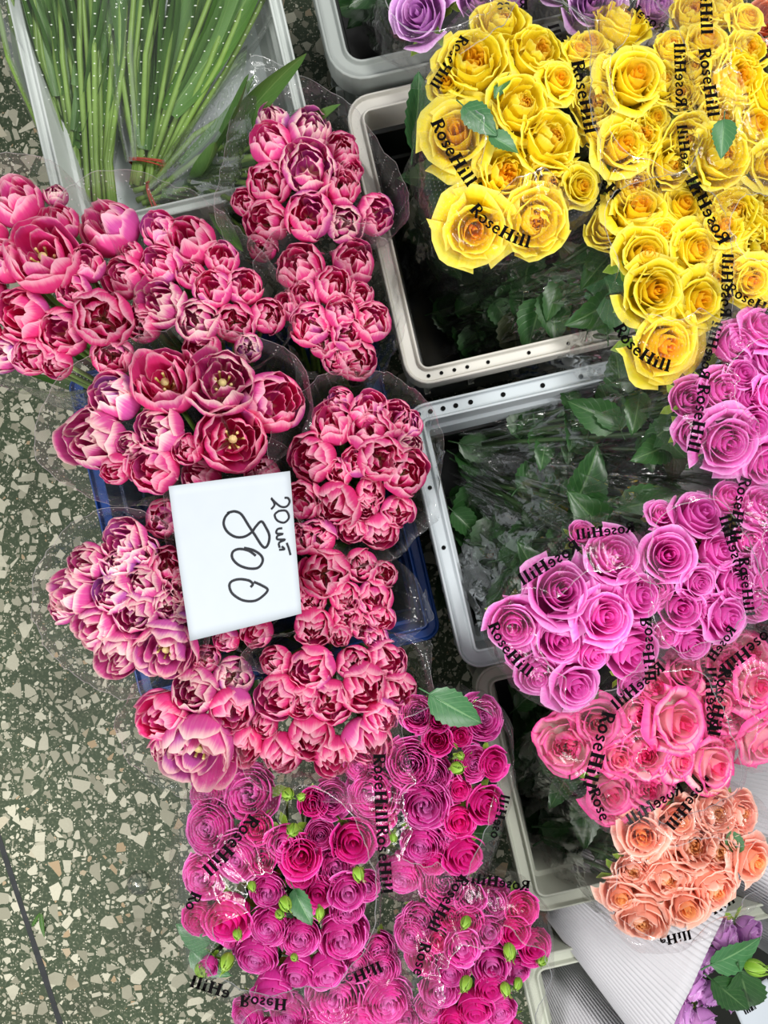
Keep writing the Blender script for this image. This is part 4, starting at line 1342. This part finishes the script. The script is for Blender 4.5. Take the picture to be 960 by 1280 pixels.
# ------------------------------------------------------------------ the handwritten price card on the tulips
card_c = [(211, 608), (363, 589), (377, 767), (238, 801)]
ZC = .535
cc = P(295, 690, ZC)
cd, cb = flat_card('price_card', card_c, ZC - .003, M_CARD, .0004, 14, .004, None, cc)
cd.location = cc
tag(cd, 'white handwritten price card lying on the tulips', 'price card')


def K(*p):
    return [(200 + x / 5.053, 580 + y / 5.053) for x, y in p]


def smooth(p, n=5):
    out = []
    for i in range(len(p) - 1):
        p0, p1, p2, p3 = (Vector(p[max(0, i - 1)]), Vector(p[i]), Vector(p[i + 1]), Vector(p[min(len(p) - 1, i + 2)]))
        for k in range(n):
            t = k / n
            out.append(tuple(.5 * ((2 * p1) + (p2 - p0) * t + (2 * p0 - 5 * p1 + 4 * p2 - p3) * t * t + (3 * p1 - p0 - 3 * p2 + p3) * t ** 3)))
    return out + [tuple(p[-1])]


big = [K((425, 312), (440, 305), (475, 300), (515, 320), (560, 390), (600, 450), (640, 512), (665, 528), (685, 500), (690, 450), (668, 400), (640, 363), (605, 395), (578, 432), (530, 460), (475, 460), (425, 428), (402, 380), (412, 335), (440, 305)),
       K((605, 580), (560, 548), (500, 537), (460, 555), (457, 595), (495, 637), (560, 660), (620, 655), (648, 615), (638, 578), (590, 545), (530, 530)),
       K((572, 778), (586, 758), (560, 736), (500, 728), (452, 742), (438, 772), (458, 820), (520, 860), (590, 866), (640, 842), (680, 796), (640, 766), (592, 745))]
small = [K((702, 286), (722, 262), (718, 240), (702, 216), (728, 243), (765, 270), (800, 268), (818, 240), (808, 216), (786, 214)),
         K((745, 298), (795, 296), (814, 338), (785, 370), (742, 358), (724, 322), (748, 298)),
         K((772, 406), (742, 412), (736, 438), (776, 442), (742, 454), (742, 476), (790, 478), (752, 498), (756, 530)),
         K((752, 542), (786, 538), (768, 520)), K((800, 498), (812, 530), (824, 576))]
pen(cb, [smooth(s) for s in big], 'handwritten_number', cd, cc, 3.1, M_PEN, ZC)
pen(cb, [smooth(s) for s in small], 'handwritten_quantity', cd, cc, 2.6, M_PEN, ZC)

# ------------------------------------------------------------------ litter on the aisle
M_CLEAR = film_mat('clear plastic cap', (.95, .96, .95), .06, None, 1.6, crinkle=.1)
g = Geo()
pr = [(.023, 0), (.0225, .004), (.019, .011), (.012, .0145), (.001, .016)]
for j, (rr_, z_) in enumerate(pr):
    for i in range(24):
        a = 2 * PI * i / 24
        g.v.append((rr_ * math.cos(a), rr_ * math.sin(a), z_)); g.uv.append((i / 24 * .1, z_)); g.pid.append(0)
for j in range(len(pr) - 1):
    for i in range(24):
        g.f.append((j * 24 + i, j * 24 + (i + 1) % 24, (j + 1) * 24 + (i + 1) % 24, (j + 1) * 24 + i))
o = link('plastic_cap', g.build('plastic_cap', M_CLEAR)); o.location = P(174, 1103, 0) + Vector((0, 0, .0008))
tag(o, 'small clear plastic cap lying on the terrazzo beside the spray roses', 'cap')
for i, (x, y, yaw, ln) in enumerate(((52, 1142, -82, .045), (41, 1157, 60, .03))):
    me = strap_mesh(60 + i, M_STRAP, .12, .02)
    o = link('leaf_scrap', me, None, Matrix.Translation(P(x, y, 0) + Vector((0, 0, .001))) @ Matrix.Rotation(math.radians(yaw - 90), 4, 'Z') @ Matrix.Scale(ln, 4))
    tag(o, ('longer green leaf scrap near the dark joint in the terrazzo', 'shorter pale leaf scrap near the dark joint in the terrazzo')[i], 'leaf')

# ------------------------------------------------------------------ light and camera
w = bpy.data.worlds.new('market hall'); SC.world = w; w.use_nodes = True
bg = w.node_tree.nodes['Background']
bg.inputs[0].default_value = (.92, .97, 1.0, 1); bg.inputs[1].default_value = .34


def lamp(loc, e, sx, sy, target=(0, 0, .3), col=(1, .98, .95)):
    L = bpy.data.lights.new('ceiling_lamp', 'AREA'); L.shape = 'RECTANGLE'; L.size = sx; L.size_y = sy; L.energy = e; L.color = col
    o = bpy.data.objects.new('ceiling_lamp', L); COL.objects.link(o); o.location = loc
    o.rotation_euler = (Vector(target) - Vector(loc)).to_track_quat('-Z', 'Y').to_euler()


lamp((-.9, -1.15, 2.05), 42, 1.1, .35)
lamp((1.1, .8, 2.6), 52, 1.2, .35)
lamp((.3, 1.6, 2.8), 9, 1.2, .3)

cam_d = bpy.data.cameras.new('camera'); cam_o = bpy.data.objects.new('camera', cam_d); COL.objects.link(cam_o)
cam_o.location = (0, 0, CAM_H); cam_d.sensor_width = 36; cam_d.sensor_fit = 'AUTO'; cam_d.lens = 36 * F_PX / 1280
cam_d.clip_start = .02
SC.camera = cam_o
vs = SC.view_settings
vs.view_transform = 'Standard'; vs.look = 'None'; vs.gamma = 1; vs.use_curve_mapping = False; vs.exposure = .14
SC.cycles.transparent_max_bounces = 18
SC.cycles.max_bounces = 6
